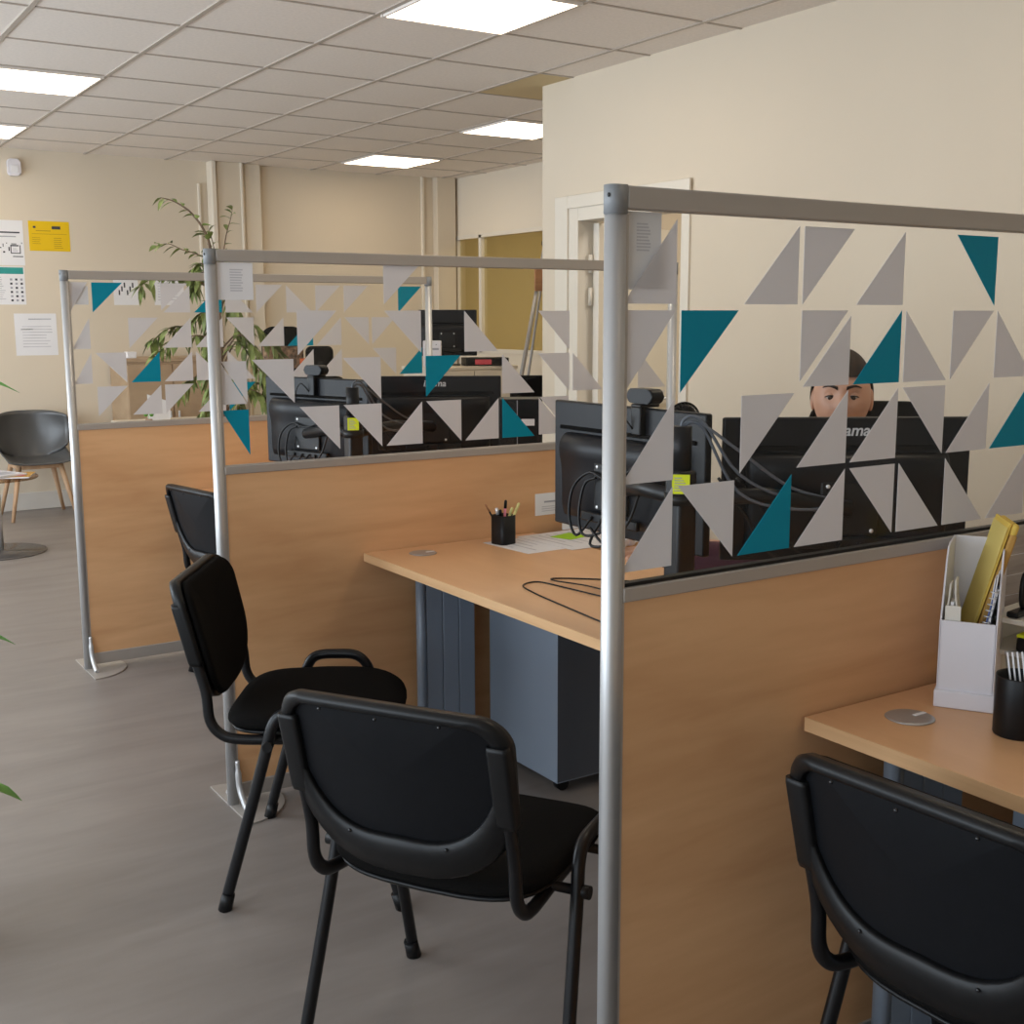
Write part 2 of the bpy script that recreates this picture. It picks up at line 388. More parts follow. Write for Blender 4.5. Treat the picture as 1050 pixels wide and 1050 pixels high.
# pillar and pipe casings on the back wall
struct(MB().box(3.49, 3.73, YW - .10, YW, 0, H, .004).build('trim_3', M['wall']))
struct(MB().box(3.435, 3.478, YW - .13, YW, 0, H, .008).build('trim_4', M['wall_white']))
struct(MB().box(3.35, 3.372, YW - .03, YW, 0, 2.62, .006).build('trim_5', M['wall_white']))
struct(MB().box(3.742, 3.885, YW - .07, YW, 0, H, .006).build('trim_6', M['wall_white']))
struct(MB().box(3.69, 3.71, YW - .125, YW - .1, 0, H, .005).build('trim_7', M['wall_white']))
struct(MB().box(5.60, 5.80, YW - .09, YW, 0, H, .006).build('trim_8', M['wall']))
struct(MB().box(5.47, 5.50, YW - .03, YW, 0, H, .006).build('trim_9', M['wall_white']))
# corner strip on the jog
# door
b = MB()
for y0, y1 in ((4.495, 4.555), (5.415, 5.60)):
    b.box(XR - .012, XR + T + .012, y0, y1, 0, 2.14, .003)
b.box(XR - .012, XR + T + .012, 4.555, 5.415, 2.03, 2.14, .003)
b.box(XR - .024, XR - .01, 5.50, 5.62, 0, 2.17, .004); b.box(XR - .024, XR - .01, 4.485, 5.50, 2.10, 2.17, .004)
dr = struct(b.build('door_1', M['trim']))
lf = MB()
lf.box(0.0, .78, -.02, .02, .01, 2.02, .003)
lm = Matrix.Translation((XR + T - .035, 5.375, 0)) @ Matrix.Rotation(rad(18), 4, 'Z')
leaf = lf.build('door_leaf', M['trim'], dr, mtx=lm)
for z in (.25, 1.62, 1.80):
    MB().cyl((XR + T - .055, 5.398, z - .05), (XR + T - .055, 5.398, z + .05), .012, 10).build('hinge', M['trim'], dr)
b = MB(); b.cyl((.74, -.02, 1.02), (.74, -.07, 1.02), .01, 10); b.tube([(.74, -.065, 1.02), (.62, -.065, 1.02)], .009, 8)
b.build('door_handle', M['alu'], leaf, mtx=lm)

# ------------------------------------------------------------------ ceiling lights
def ceiling_light(x, y, label, group=None):
    t = thing('ceiling_light', label, 'ceiling light', (x, y, H - .012), 0, 'lit square ceiling panels')
    w, h = .30, .305
    b = MB()
    for a in (-1, 1):
        b.box(-w - .012, w + .012, a * h - .006, a * h + .006, -.004, .012); b.box(a * w - .006, a * w + .006, -h, h, -.004, .012)
    b.build('frame', M['cap'] if False else M['ceil'], t)
    MB().box(-w + .004, w - .004, -h + .004, h - .004, -.002, .010).build('diffuser', M['lamp'], t)
    return t
cx = lambda k: 1.81 + .643 * (k + .5)
cy = lambda k: 4.18 + .65 * (k + .5)
ceiling_light(cx(1), cy(0), 'large lit square ceiling panel at the top of the photo, nearest above the desks')
ceiling_light(cx(4), cy(4), 'lit square ceiling panel cut off by the corner of the cream wall')
ceiling_light(cx(4), cy(7), 'lit square ceiling panel closest to the back wall above the beige pillar corner')
ceiling_light(cx(-1), cy(4), 'lit square ceiling panel at the left edge, the larger of the left two')
ceiling_light(cx(-1), cy(7), 'small lit ceiling panel at the left edge, nearest the alarm sensor')
ceiling_light(cx(1), cy(-4), 'added unseen lit ceiling panel overhead in front of the nearest partition')  # outside the frame, added for the light it throws on the near area

# ------------------------------------------------------------------ partition screens
ZT = 1.703
def half_round(x0, x1, w, n=8):
    r = w / 2; pts = [(x1, -r), (x1, r)]
    for k in range(n + 1):
        a = rad(90 + 180 * k / n); pts.append((x0 + r * .8 + r * .8 * math.cos(a), r * math.sin(a)))
    return pts
def partition(yc, xend, grid, cells, label, rows, sx, teal=()):
    """origin at the foot of the free post; the screen runs along local +x"""
    X0 = {YA: 1.159, YB: 1.176, YC: 1.159}[yc]
    t = thing('partition_screen', label, 'partition screen', (X0, yc, 0), 0, 'beech and glass partitions in a row')
    L = xend - X0
    post = MB().prism(half_round(-.0155, .0125, .029), 'z', .004, ZT - .043, smooth=True).build('post', M['alu'], t)
    MB().box(.0127, .019, -.0125, .0125, .004, ZT - .045).build('channel', M['rail'], post)
    cap = MB().prism(half_round(-.0165, .0140, .031), 'z', ZT - .044, ZT, smooth=True).build('corner_cap', M['cap'], t)
    MB().ball((-.016, -.006, ZT - .016), .0035, (.4, 1, 1), 10).build('screw_hole', M['black_plastic'], cap)
    p2 = MB().prism([(L - a, c) for a, c in half_round(-.0155, .0125, .029)], 'z', .004, ZT - .043, smooth=True).build('post', M['alu'], t)
    MB().prism([(L - a, c) for a, c in half_round(-.0165, .0140, .031)], 'z', ZT - .044, ZT, smooth=True).build('corner_cap', M['cap'], t)
    xa, xb = .016, L - .016
    MB().box(xa, xb, -.0145, .0145, ZT - .036, ZT - .001, .003).build('top_rail', M['rail'], t)
    mr = MB().box(xa, xb, -.0155, .0155, 1.042, 1.066, .002).build('middle_rail', M['rail'], t)
    MB().box(xa, xb, -.008, .008, 1.066, 1.072 if yc == YC else 1.068).build('gasket', M['black_plastic' if yc == YC else 'rail'], mr)
    MB().box(xa, xb, -.0155, .0155, .022, .072, .003).build('bottom_rail', M['rail'], t)
    MB().box(xa, xb, -.011, .011, .072, 1.042).build('wood_panel', M['panel'], t)
    gl = MB().box(xa, xb, -.003, .003, 1.066, ZT - .036).build('glass_pane', M['glass'], t)
    x0, pitch, wd = grid
    for (c, r, k, teal_) in cells:
        z1, z0 = rows[r]
        a = (x0 + c * pitch) * sx - X0; e = a + wd * sx
        z1 = 1.5 + (z1 - 1.5) * sx; z0 = 1.5 + (z0 - 1.5) * sx
        a = max(a, xa + .001)
        if e > xb: e = xb - .001
        g = .006 * 0
        P = {'TL': [(a, z1), (e, z1), (a, z0)], 'TR': [(a, z1), (e, z1), (e, z0)], 'BL': [(a, z1), (e, z0), (a, z0)], 'BR': [(e, z1), (e, z0), (a, z0)]}[k]
        if (c, r) in DOUBLE.get(yc, ()):   # two triangles share the cell: leave a hairline between them
            cxm = sum(p[0] for p in P) / 3; czm = sum(p[1] for p in P) / 3
            P = [(p[0] + (cxm - p[0]) * .07, p[1] + (czm - p[1]) * .07) for p in P]
            if k == 'TL': P = [(p[0] - (P[0][0] - a), p[1] + (z1 - P[0][1])) for p in P]
            if k == 'BR': P = [(p[0] + (e - P[1][0]), p[1] - (P[1][1] - z0)) for p in P]
        s_ = MB().prism(P, 'y', -.0041, -.0032).build('triangle_sticker', M['teal_film'] if teal_ else M['grey_film'], gl)
        if teal_: s_['label'] = 'teal triangle sticker'
    # foot: half-round steel plate and two curved levers, at both ends
    for xo, sg in ((0, 1), (L, -1)):
        ft = MB().prism([(xo + sg * (-.012 + .17 * math.cos(rad(a))), .175 * math.sin(rad(a))) for a in range(-90, 91, 10)], 'z', 0, .005).build('foot_plate', M['rail'], t)
        for sy in (-1, 1):
            MB().tube(smooth_path([(xo + sg * .012, sy * .024, .15), (xo + sg * .012, sy * .027, .11), (xo + sg * .013, sy * .035, .06), (xo + sg * .016, sy * .07, .018), (xo + sg * .018, sy * .085, .010)], 4), [.007] * 4 + [.010] * 13, 8).build('foot_lever', M['alu'], ft)
    return t
T_, B_ = True, False
YA, YB, YC = 5.17, 3.42, 1.49
DOUBLE = {YA: {(3, 0)}, YC: {(3, 1)}, YB: {(0, 2), (8, 3)}}
rowsC = [(1.653, 1.522), (1.512, 1.381), (1.371, 1.240), (1.229, 1.098)]
cellsC = [(0, 0, 'BR', B_), (2, 0, 'BR', B_), (3, 0, 'TL', B_), (4, 0, 'BR', B_), (6, 0, 'TR', T_),
          (0, 1, 'TL', B_), (1, 1, 'TL', T_), (3, 1, 'TL', B_), (3, 1, 'BR', B_), (4, 1, 'BR', T_), (5, 1, 'BL', B_), (6, 1, 'TL', B_), (7, 1, 'BL', B_),
          (0, 2, 'BR', B_), (2, 2, 'TL', B_), (3, 2, 'BR', B_), (4, 2, 'BR', B_), (5, 2, 'TR', B_), (6, 2, 'BR', B_), (7, 2, 'BR', T_), (8, 2, 'TL', B_),
          (0, 3, 'BR', B_), (1, 3, 'TR', B_), (2, 3, 'BR', T_), (3, 3, 'BR', B_), (4, 3, 'TR', B_), (5, 3, 'BL', B_), (6, 3, 'BL', B_), (7, 3, 'BR', B_), (8, 3, 'BR', B_)]
rowsB = [(1.671, 1.545), (1.526, 1.393), (1.382, 1.250), (1.236, 1.100)]
cellsB = [(4, 0, 'TL', B_), (2, 1, 'TL', B_), (4, 1, 'TR', B_), (6, 1, 'BL', B_), (8, 1, 'TR', B_), (11, 1, 'TL', B_),
          (0, 2, 'TR', B_), (0, 2, 'BL', B_), (1, 2, 'TR', B_), (3, 2, 'TR', B_), (5, 2, 'TL', T_), (7, 2, 'BL', B_), (8, 2, 'TR', B_), (9, 2, 'BL', B_), (11, 2, 'BL', B_),
          (0, 3, 'TR', T_), (2, 3, 'TR', B_), (3, 3, 'TR', B_), (4, 3, 'BR', B_), (5, 3, 'TR', B_), (6, 3, 'BR', B_), (7, 3, 'BL', T_), (8, 3, 'BL', B_), (8, 3, 'TR', B_), (11, 3, 'TL', B_)]
rowsA = [(1.655, 1.531), (1.509, 1.380), (1.363, 1.235), (1.221, 1.096)]
cellsA = [(0, 0, 'TL', B_), (1, 0, 'TL', T_), (3, 0, 'TL', B_), (3, 0, 'BR', B_), (4, 0, 'BR', T_), (5, 0, 'BL', B_), (6, 0, 'TL', B_), (7, 0, 'BL', B_), (8, 0, 'TL', B_), (9, 0, 'TL', B_), (11, 0, 'TL', T_),
          (0, 1, 'BR', B_), (2, 1, 'TL', B_), (3, 1, 'BR', B_), (4, 1, 'BR', B_), (5, 1, 'TR', B_), (6, 1, 'BR', B_), (7, 1, 'BR', T_), (8, 1, 'BR', B_), (9, 1, 'TR', B_), (10, 1, 'TL', B_),
          (0, 2, 'BR', B_), (1, 2, 'TR', B_), (2, 2, 'BR', T_), (3, 2, 'BR', B_), (4, 2, 'BL', B_), (5, 2, 'BL', B_), (7, 2, 'BR', B_), (8, 2, 'BR', B_), (10, 2, 'TR', B_), (11, 2, 'BR', T_),
          (1, 3, 'TL', B_), (2, 3, 'BR', B_), (3, 3, 'TL', B_), (4, 3, 'BR', B_), (5, 3, 'TL', T_), (7, 3, 'BL', B_)]
sA = partition(YA, 2.875, (1.124, .1437, .127), cellsA, 'farthest partition with beech lower panel and triangle-patterned glass, in front of the ficus', rowsA, 1.0)
sB = partition(YB, 2.94, (1.131, .1465, .131), cellsB, 'middle partition with beech lower panel and triangle-patterned glass, behind the pen pot desk', rowsB, YB / 3.38)
sC = partition(YC, 2.93, (1.134, .1360, .124), cellsC, 'nearest partition with beech lower panel and triangle-patterned glass, between the two near desks', rowsC, YC / 1.46)

def paper_lines(b, x0, x1, z0, z1, n, y, mi, hh=.35, ragged=True):
    dz = (z1 - z0) / n
    for k in range(n):
        e = x1 - (random.random() * .25 * (x1 - x0) if ragged else 0)
        b.box(x0, e, y - .0006, y, z0 + k * dz, z0 + k * dz + dz * hh, mi=mi)
def hang_sheet(name, label, cat, x0, x1, z0, z1, y, fn=None, m=None, mats=None):
    t = thing(name, label, cat, ((x0 + x1) / 2, y, z0))
    b = MB().box(x0, x1, y - .0008, y, z0, z1)
    if fn: fn(b, y - .0008)
    b.build('sheet', mats or [m or M['paper'], M['ink'], M['grey_ink'], M['pale_ink'], M['yellow'], M['teal_ink']], t, world=True)
    return t
# small notices at the top corner of the glass
def small(b, y, x0, x1, z0, z1): paper_lines(b, x0 + (x1 - x0) * .35, x0 + (x1 - x0) * .72, z0 + .025, z1 - .015, 9, y, 3, .5)
hang_sheet('notice', 'small white notice hanging in the top corner of the middle partition glass', 'notice', 1.196, 1.305, 1.557, 1.665, YB - .0045, lambda b, y: small(b, y, 1.196, 1.305, 1.557, 1.665))
hang_sheet('notice', 'small white notice behind the glass of the nearest partition, beside its post', 'notice', 1.18, 1.258, 1.545, 1.6655, YC + .0054, lambda b, y: small(b, y, 1.18, 1.258, 1.58, 1.6655))
hang_sheet('notice', 'small white notice behind the glass of the farthest partition, beside its post', 'notice', 1.19, 1.255, 1.563, 1.64, YA + .0054)
hang_sheet('card', 'white card taped to the beech panel left of the desk monitor', 'card', 2.312, 2.45, .812, .890, YB - .0113, lambda b, y: (paper_lines(b, 2.35, 2.41, .856, .866, 1, y, 2, .6, False), paper_lines(b, 2.34, 2.42, .825, .848, 3, y, 3, .4)))

# ------------------------------------------------------------------ padded plates (chair seats and backs)
def plate(b, outline, lift, t_front, t_back, dome_f=0.0, dome_b=0.0, axis='x', mi=0):
    """a soft-edged plate: outline in (a,b); lift(a,b) gives the mid height; axis = direction of thickness"""
    n = len(outline); ca = sum(p[0] for p in outline) / n; cb = sum(p[1] for p in outline) / n
    def P(a, c, h): return (h, a, c) if axis == 'x' else (a, c, h)
    def ring(s, off):
        return [P(ca + (p[0] - ca) * s, cb + (p[1] - cb) * s, lift(ca + (p[0] - ca) * s, cb + (p[1] - cb) * s) + off) for p in outline]
    R = []
    for s, f in ((.02, 1), (.35, 1), (.65, 1), (.85, .98), (.95, .86), (.985, .6), (1.0, .2)):
        R.append(ring(s, t_front * f + dome_f * (1 - s * s)))
    for s, f in ((1.0, .2), (.985, .6), (.95, .9), (.85, 1), (.65, 1), (.35, 1), (.02, 1)):
        R.append(ring(s, -t_back * f - dome_b * (1 - s * s)))
    b.rings(R, mi=mi)
    return b
def back_outline(w=.228, top=.838, mid=.70, bot=.505, n=10):
    r = .06; o = []
    for k in range(n + 1):
        a = rad(90 * k / n); o.append((w - r + r * math.cos(a), top - r + r * math.sin(a)))
    for k in range(n + 1):
        a = rad(90 + 90 * k / n); o.append((-w + r + r * math.cos(a), top - r + r * math.sin(a)))
    for k in range(2 * n + 1):
        a = rad(180 + 180 * k / (2 * n)); c, s = math.cos(a), math.sin(a)
        o.append((w * .985 * math.copysign(abs(c) ** .75, c), mid - (mid - bot) * abs(s) ** .9))
    return o
def recline(y, z): return -.235 - (z - .45) * .245 + .034 * (y / .225) ** 2
def visitor_chair(label, x, y, rz):
    t = thing('visitor_chair', label, 'chair', (x, y, 0), rz, None)
    # seat
    so = [(a * (.215 if a < 0 else .245), c * (.238 + .008 * (a > 0))) for a, c in
          [(math.copysign(abs(math.cos(q)) ** .52, math.cos(q)), math.copysign(abs(math.sin(q)) ** .52, math.sin(q))) for q in [2 * PI * k / 44 for k in range(44)]]]
    lift = lambda a, c: .463 - .02 * max(0, a - .08) / .13 * max(0, a - .08) / .13 * .6 + .010 * (c / .24) ** 2
    plate(MB(), so, lift, .022, .012, dome_f=.008, axis='z').build('seat', M['black_fabric'], t)
    plate(MB(), [(a * .96, c * .96) for a, c in so], lambda a, c: lift(a, c) - .018, .006, .010, axis='z').build('seat_pan', M['black_plastic'], t)
    # backrest
    ol = back_outline()
    bk = plate(MB(), ol, lambda a, c: recline(a, c) - .004, .006, .008, axis='x').build('back_shell', M['blue_black'], t)
    pad = plate(MB(), [(p[0] * .985, .70 + (p[1] - .70) * .985) for p in ol], lambda a, c: recline(a, c) + .012, .016, .008, dome_f=.006, axis='x').build('back_pad', M['black_fabric'], t)
    # raised rim round the shell: a flat band deeper along the bottom
    b = MB(); n = len(ol); O = []; I = []
    R = []
    for i, (a, c) in enumerate(ol):
        k = 1.0 if c > .70 else 1 + 2.0 * (.70 - c) / .195
        ca, cc = 0, .70
        d = Vector((a - ca, c - cc)).normalized(); w = .026 * k
        q = []
        for s_, h in ((.004, .004), (.006, -.014), (0, -.024), (-w * .5, -.027), (-w * .9, -.024), (-w, -.012)):
            aa, c2 = a + d.x * s_, c + d.y * s_
            q.append((recline(aa, c2) + h, aa, c2))
        R.append(q)
    b.rings(R, cap=False, loop=True)
    b.build('rim', M['black_plastic'], bk)
    for a, c in ((-.12, .822), (.0, .822), (.12, .822), (-.1, .575), (.1, .575)):
        MB().ball((recline(a, c) - .026, a, c), .0035, seg=8).build('screw', M['screen'], bk)
    # two side frames bent from oval tube, each with rubber feet
    for s in (1, -1):
        p = smooth_path([(-.20, s * .288, .012), (-.125, s * .275, .27), (-.083, s * .268, .42), (-.065, s * .264, .485), (-.035, s * .262, .517), (.03, s * .262, .522), (.08, s * .262, .517), (.112, s * .264, .485), (.13, s * .268, .42), (.18, s * .275, .27), (.258, s * .285, .012)], 5)
        fr = MB().tube(p, .0150, 12, flat=.85, up=(0, 1, 0)).build('leg_frame', M['black_metal'], t)
        for q, d in ((p[0], -.004), (p[-1], .005)):
            MB().cyl((q.x, q.y, 0), (q.x + -d * 3, q.y, .045), .0180, 12, r1=.0165).build('rubber_foot', M['black_plastic'], fr)
        # upright carrying the back
        up_ = smooth_path([(recline(.212, .80) - .014, s * .212, .79), (recline(.212, .66) - .014, s * .212, .66), (recline(.212, .56) - .012, s * .213, .56), (-.236, s * .214, .485), (-.210, s * .214, .447), (-.165, s * .213, .432), (-.05, s * .205, .428), (.13, s * .20, .428)], 5)
        u_ = MB().tube(up_, .0140, 12, flat=.85, up=(0, 1, 0)).build('back_upright', M['black_metal'], t)
        sl = MB(); a0 = .63; a1 = .79
        sl.rings([[(recline(.212, z) - .012 + dx, s * .212 + dy, z) for dx, dy in rrect(-.019 * k, .016 * k, -.020 * k, .020 * k, .008 * k, 3)] for z, k in ((a0, .92), (a0 + .01, 1), (a1 - .01, 1.02), (a1, .95))])
        sl.build('sleeve', M['black_plastic'], u_)
    for xx in (-.075, .105):
        MB().cyl((xx, -.275, .437), (xx, .275, .437), .010, 10).build('crossbar', M['black_metal'], t)
        for s in (1, -1):
            MB().cyl((xx, s * .262, .437), (xx, s * .292, .437), .013, 12).build('end_cap', M['black_plastic'], t)
    return t
c2 = visitor_chair('black visitor chair seen from behind, standing left of the nearest partition post', 1.159, 1.946, rad(32))
c1 = copy_tree(c2); c1.location = (1.250, 2.92, 0); c1.rotation_euler = (0, 0, rad(-33))
c1['label'] = 'black visitor chair turned sideways by the post of the middle partition'
c3 = copy_tree(c2); c3.location = (1.648, 1.035, 0); c3.rotation_euler = (0, 0, rad(3))
c3['label'] = 'black visitor chair at the bottom right corner, cut off by the photo edge'
c0 = copy_tree(c2); c0.location = (1.775, 4.64, 0); c0.rotation_euler = (0, 0, rad(10))
c0['label'] = 'black visitor chair partly hidden behind the post of the middle partition'
for c in (c2, c1, c3, c0): c['group'] = 'black visitor chairs in front of the desks'

# ------------------------------------------------------------------ desks
DZ = .755; DC = .77
def desk(label, y0, y1, back_x=2.30, X0=1.64, DZ=DZ):
    t = thing('desk', label, 'desk', (X0, y0, 0), 0, 'beech desks between the partitions')
    W = y1 - y0
    poly = [(0, 0), (0, W), (back_x - X0, W), (back_x - X0, .80), (.70, .64), (.78, .56), (.92, .50), (1.55, .50), (1.55, 0)]
    MB().prism(poly[::-1], 'z', DZ - .027, DZ, bev=.0015).build('desktop', M['desk'], t)
    MB().box(-.0018, .0, .001, W - .001, DZ - .0265, DZ - .0005).build('front_edging', M['edge'], t)
    for yy in (W - .072, .072):
        b = MB(); s = 1 if yy > W / 2 else -1
        b.prism(half_round(.150, .176, .034), 'z', .03, DZ - .03, smooth=True)
        lg = b.build('leg', M['steel'], t, mtx=Matrix.Translation((0, yy, 0)))
        for k in range(3): MB().box(.179 + k * .062, .239 + k * .062, yy - .015, yy + .015, .03, DZ - .034, .003).build('leg_panel', M['steel'], lg)
        MB().box(.05, .62, yy - .028, yy + .028, 0.0, .03, .008).build('foot', M['steel'], lg)
        MB().box(.10, .60, yy - .02, yy + .02, DZ - .055, DZ - .0275, .003).build('support_arm', M['steel'], lg)
        MB().cyl((.172, yy - .03 * 1, DZ - .05), (.172, yy - .024, DZ - .05), .005, 8).build('bolt', M['screw'], lg)
    MB().box(.30, .325, .15, W - .15, DZ - .09, DZ - .03).build('beam', M['steel_dark'], t)
    gy_ = W - .112
    g = MB().lathe([(.043, 0), (.045, .0012), (.043, .0028), (.0385, .0032), (.0002, .0032)], 32, (.155, gy_, DZ)).build('cable_grommet', M['grommet'], t)
    MB().box(.165, .196, gy_ - .006, gy_ + .003, DZ + .0032, DZ + .0042, .0004).build('grommet_slot', M['paper'], g)
    return t
dB = desk('beech desk between the middle and nearest partitions, with a pen pot and papers', 1.516, 3.402)
dA = desk('beech desk between the farthest and middle partitions, only a corner showing', 3.446, 5.149)
dC = desk('beech desk at the right edge, below the white magazine file', -.30, 1.468, X0=1.60, DZ=DC)

def pedestal(label, x, y):
    t = thing('drawer_pedestal', label, 'drawer cabinet', (x, y, 0), 0, 'drawer pedestals under the desks')
    w, d, h = .40, .56, .665
    MB().box(0, d, 0, w, .045, h, .002).build('body', M['steel'], t)
    MB().box(.0, d, -.0012, 0, .05, h - .005).build('side_panel', M['steel_dark'], t)  # thin darker sheet: shade of the side away from the windows, put into colour
    for k in range(3):
        f = MB().box(d, d + .018, .005, w - .005, .06 + k * .2, .25 + k * .2, .003).build('drawer', M['steel'], t)
        MB().box(d + .018, d + .03, .14, .26, .20 + k * .2, .212 + k * .2, .003).build('handle', M['alu'], f)
    for a in (.05, d - .05):
        for c in (.05, w - .05):
            MB().cyl((a, c - .012, .0225), (a, c + .012, .0225), .0225, 14).build('castor', M['black_plastic'], t)
    return t
pedestal('blue-grey drawer pedestal under the desk with the pen pot', 2.055, 2.905)
pedestal('blue-grey drawer pedestal under the desk with the white magazine file', 2.055, .93)
pedestal('blue-grey drawer pedestal under the far desk behind the middle partition', 2.055, 4.67)

# ------------------------------------------------------------------ monitors
def monitor(label, c, z0, ang, w=.545, h=.325, logo=True, group=None):
    """local: +x along the screen seen from behind, back faces -y; origin at bottom centre of the panel"""
    t = thing('monitor', label, 'monitor', (c[0], c[1], z0), ang, 'black computer monitors')
    b = MB().box(-w / 2, w / 2, -.012, .008, 0, h, .005); pn = b.build('panel', M['monitor'], t)
    MB().box(-w / 2 + .012, w / 2 - .012, .0082, .0092, .018, h - .012).build('screen', M['screen'], pn)
    # bulging rear cover: sloped top, flat lower plate
    b = MB()
    prof = [(-.012, .246), (-.034, .244), (-.046, .236), (-.053, .222), (-.055, .206), (-.052, .188), (-.047, .165), (-.045, .14), (-.044, .06), (-.036, .035), (-.012, .028)]
    R = []
    for k, (sx) in enumerate((-.225, -.222, -.212, -.10, 0, .10, .212, .222, .225)):
        f = (.1, .75, 1, 1, 1, 1, 1, .75, .1)[k]
        R.append([(sx, -.012 + (yy + .012) * f, zz) for yy, zz in prof] + [(sx, -.006, .028), (sx, -.006, .246)])
    b.rings(R, smooth=True); rc = b.build('rear_cover', M['monitor'], t)
    MB().box(-w / 2 + .03, w / 2 - .03, -.0165, -.0115, .252, .262, .002).build('vent_strip', M['black_fabric'], t)
    if logo:
        b = MB()
        for k in range(90):
            xx = -w / 2 + .035 + k * (w - .07) / 89
            b.box(xx - .001, xx + .001, -.0175, -.016, .253, .261)
        b.build('vent_ribs', M['monitor'], t)
    MB().box(-.065, .065, -.054, -.045, .065, .185, .004).build('mounting_plate', M['black_plastic'], t)
    for a in (-.05, .05):
        for zz in (.075, .175):
            MB().ball((a, -.0545, zz), .005, (1, .5, 1), 10).build('screw', M['screw'], t)
    MB().box(-.11, .11, -.060, -.046, .036, .060, .004).build('port_bay', M['black_plastic'], t)
    if logo:
        me = text_mesh('iiyama', .036, .18, .0004, .0006); me.materials.append(M['logo'])
        o = bpy.data.objects.new('lettering', me); COL.objects.link(o); o.parent = t
        o.location = (0.005, -.0127, h - .030); o.rotation_euler = (PI / 2, 0, 0)
    return t
def cable(b, pts, r=.0032): return b.tube(smooth_path(pts, 5), r, 8)
def monitor_cables(t, pts_list):
    for p in pts_list: cable(MB(), p, .0035).build('cable', M['black_plastic'], t)
def bay_monitors(c1_, a1, z1, c2_, a2, z2, lab1, lab2, w2=.555):
    m1 = monitor(lab1, c1_, z1, a1, w=.585 if w2 > .55 else .56, logo=False); m2 = monitor(lab2, c2_, z2, a2, w=w2)
    loops = [[(.02, -.062, .05), (.0, -.085, .02), (-.06, -.09, .01), (-.09, -.08, .06), (-.08, -.07, .13), (-.04, -.065, .15)],
             [(-.06, -.062, .05), (-.10, -.08, .0), (-.125, -.085, .05), (-.12, -.075, .12), (-.07, -.062, .16), (.0, -.066, .15), (.08, -.07, .17), (.16, -.07, .24)],
             [(-.02, -.062, .05), (-.03, -.09, -.01), (.04, -.09, .0), (.10, -.075, .06), (.14, -.07, .15), (.18, -.07, .22)],
             [(.05, -.062, .05), (.07, -.085, .01), (.03, -.095, .0), (-.03, -.09, .03)]]
    monitor_cables(m1, loops)
    monitor_cables(m2, [[(-.02, -.062, .05), (-.06, -.09, .02), (-.14, -.085, .05), (-.20, -.08, .13), (-.26, -.09, .20)],
                        [(.02, -.062, .05), (.0, -.095, .0), (-.10, -.09, .0), (-.19, -.085, .04), (-.24, -.085, .12), (-.30, -.09, .20)]])
    return m1, m2
# desk in the nearest bay: one screen square to the desk edge, the other turned to the corner
mB1, mB2 = bay_monitors((1.80, 2.2525), rad(-90), .965, (2.073, 1.813), rad(-33.0), .955,
    'black monitor back with coiled cables, above the pen pot desk beside the nearest partition post', 'black monitor hiding the lower face of the seated woman')
mA1, mA2 = bay_monitors((1.765, 4.02), rad(-72.8), .965, (2.326, 4.153), rad(-33.0), .95,
    'black monitor back with looped cables, left one behind the middle partition glass', 'black monitor back with pale lettering, right one behind the middle partition glass', .54)
def arm_column(label, x, y, heads):
    t = thing('support_column', label, 'column stand', (x, y, DZ))
    MB().box(-.055, .055, -.05, .05, 0, .018, .004).build('clamp', M['black_metal'], t)
    MB().box(-.026, .026, -.026, .026, .018, .42, .008).build('lower_column', M['black_metal'], t)
    MB().cyl((0, 0, .42), (0, 0, .515), .022, 18).build('upper_column', M['monitor'], t)
    MB().cyl((0, 0, .345), (0, 0, .37), .036, 20).build('collar', M['black_plastic'], t)
    lb = MB()
    ang = math.atan2(-y, -x)
    R_ = Matrix.Rotation(ang, 4, 'Z')
    lb.box(.0345, .0355, -.019, .019, .372, .414, mtx=R_)
    o = lb.build('yellow_label', M['neon'], t); o['label'] = 'small yellow label'
    b2 = MB(); 
    for k in range(6): b2.box(.0355, .0358, -.014, .010 - .004 * (k % 3), .378 + k * .0055, .380 + k * .0055, mtx=R_)
    b2.build('print', M['grey_ink'], o)
    e2 = heads[1]; e2 = Vector((e2[0] - x, e2[1] - y, 0))
    for k, (dz, sag) in enumerate(((.0, .0), (.008, .05), (-.006, .09))):
        cable(MB(), [(0, 0, .49), (.004, .0, .520 + dz), (e2.x * .10, e2.y * .10 - .01, .518 + dz), (e2.x * .30, e2.y * .30 - .02, .46 - sag), (e2.x * .65, e2.y * .65 - .01 * k, .375 - sag * .5), (e2.x, e2.y, .34)], .0034).build('cable', M['steel_dark'], t)
    for (hx, hy, hz) in heads:
        e = Vector((hx - x, hy - y, hz - DZ)); mid = e * .5 + Vector((0, 0, 0))
        MB().tube([(0, 0, .358), (mid.x, mid.y, .36), (e.x, e.y, e.z)], .014, 10, flat=1.3).build('arm', M['black_metal'], t)
    return t
def head_of(m, back=.062, z=.125):
    a = m.rotation_euler.z
    return (m.location.x + math.sin(a) * back, m.location.y - math.cos(a) * back, m.location.z + z)
arm_column('black support column with yellow label beside the seated woman\'s monitors', 1.695, 1.935, [head_of(mB1), head_of(mB2)])
arm_column('black support column with yellow label behind the middle partition glass', 1.75, 3.69, [head_of(mA1), head_of(mA2)])
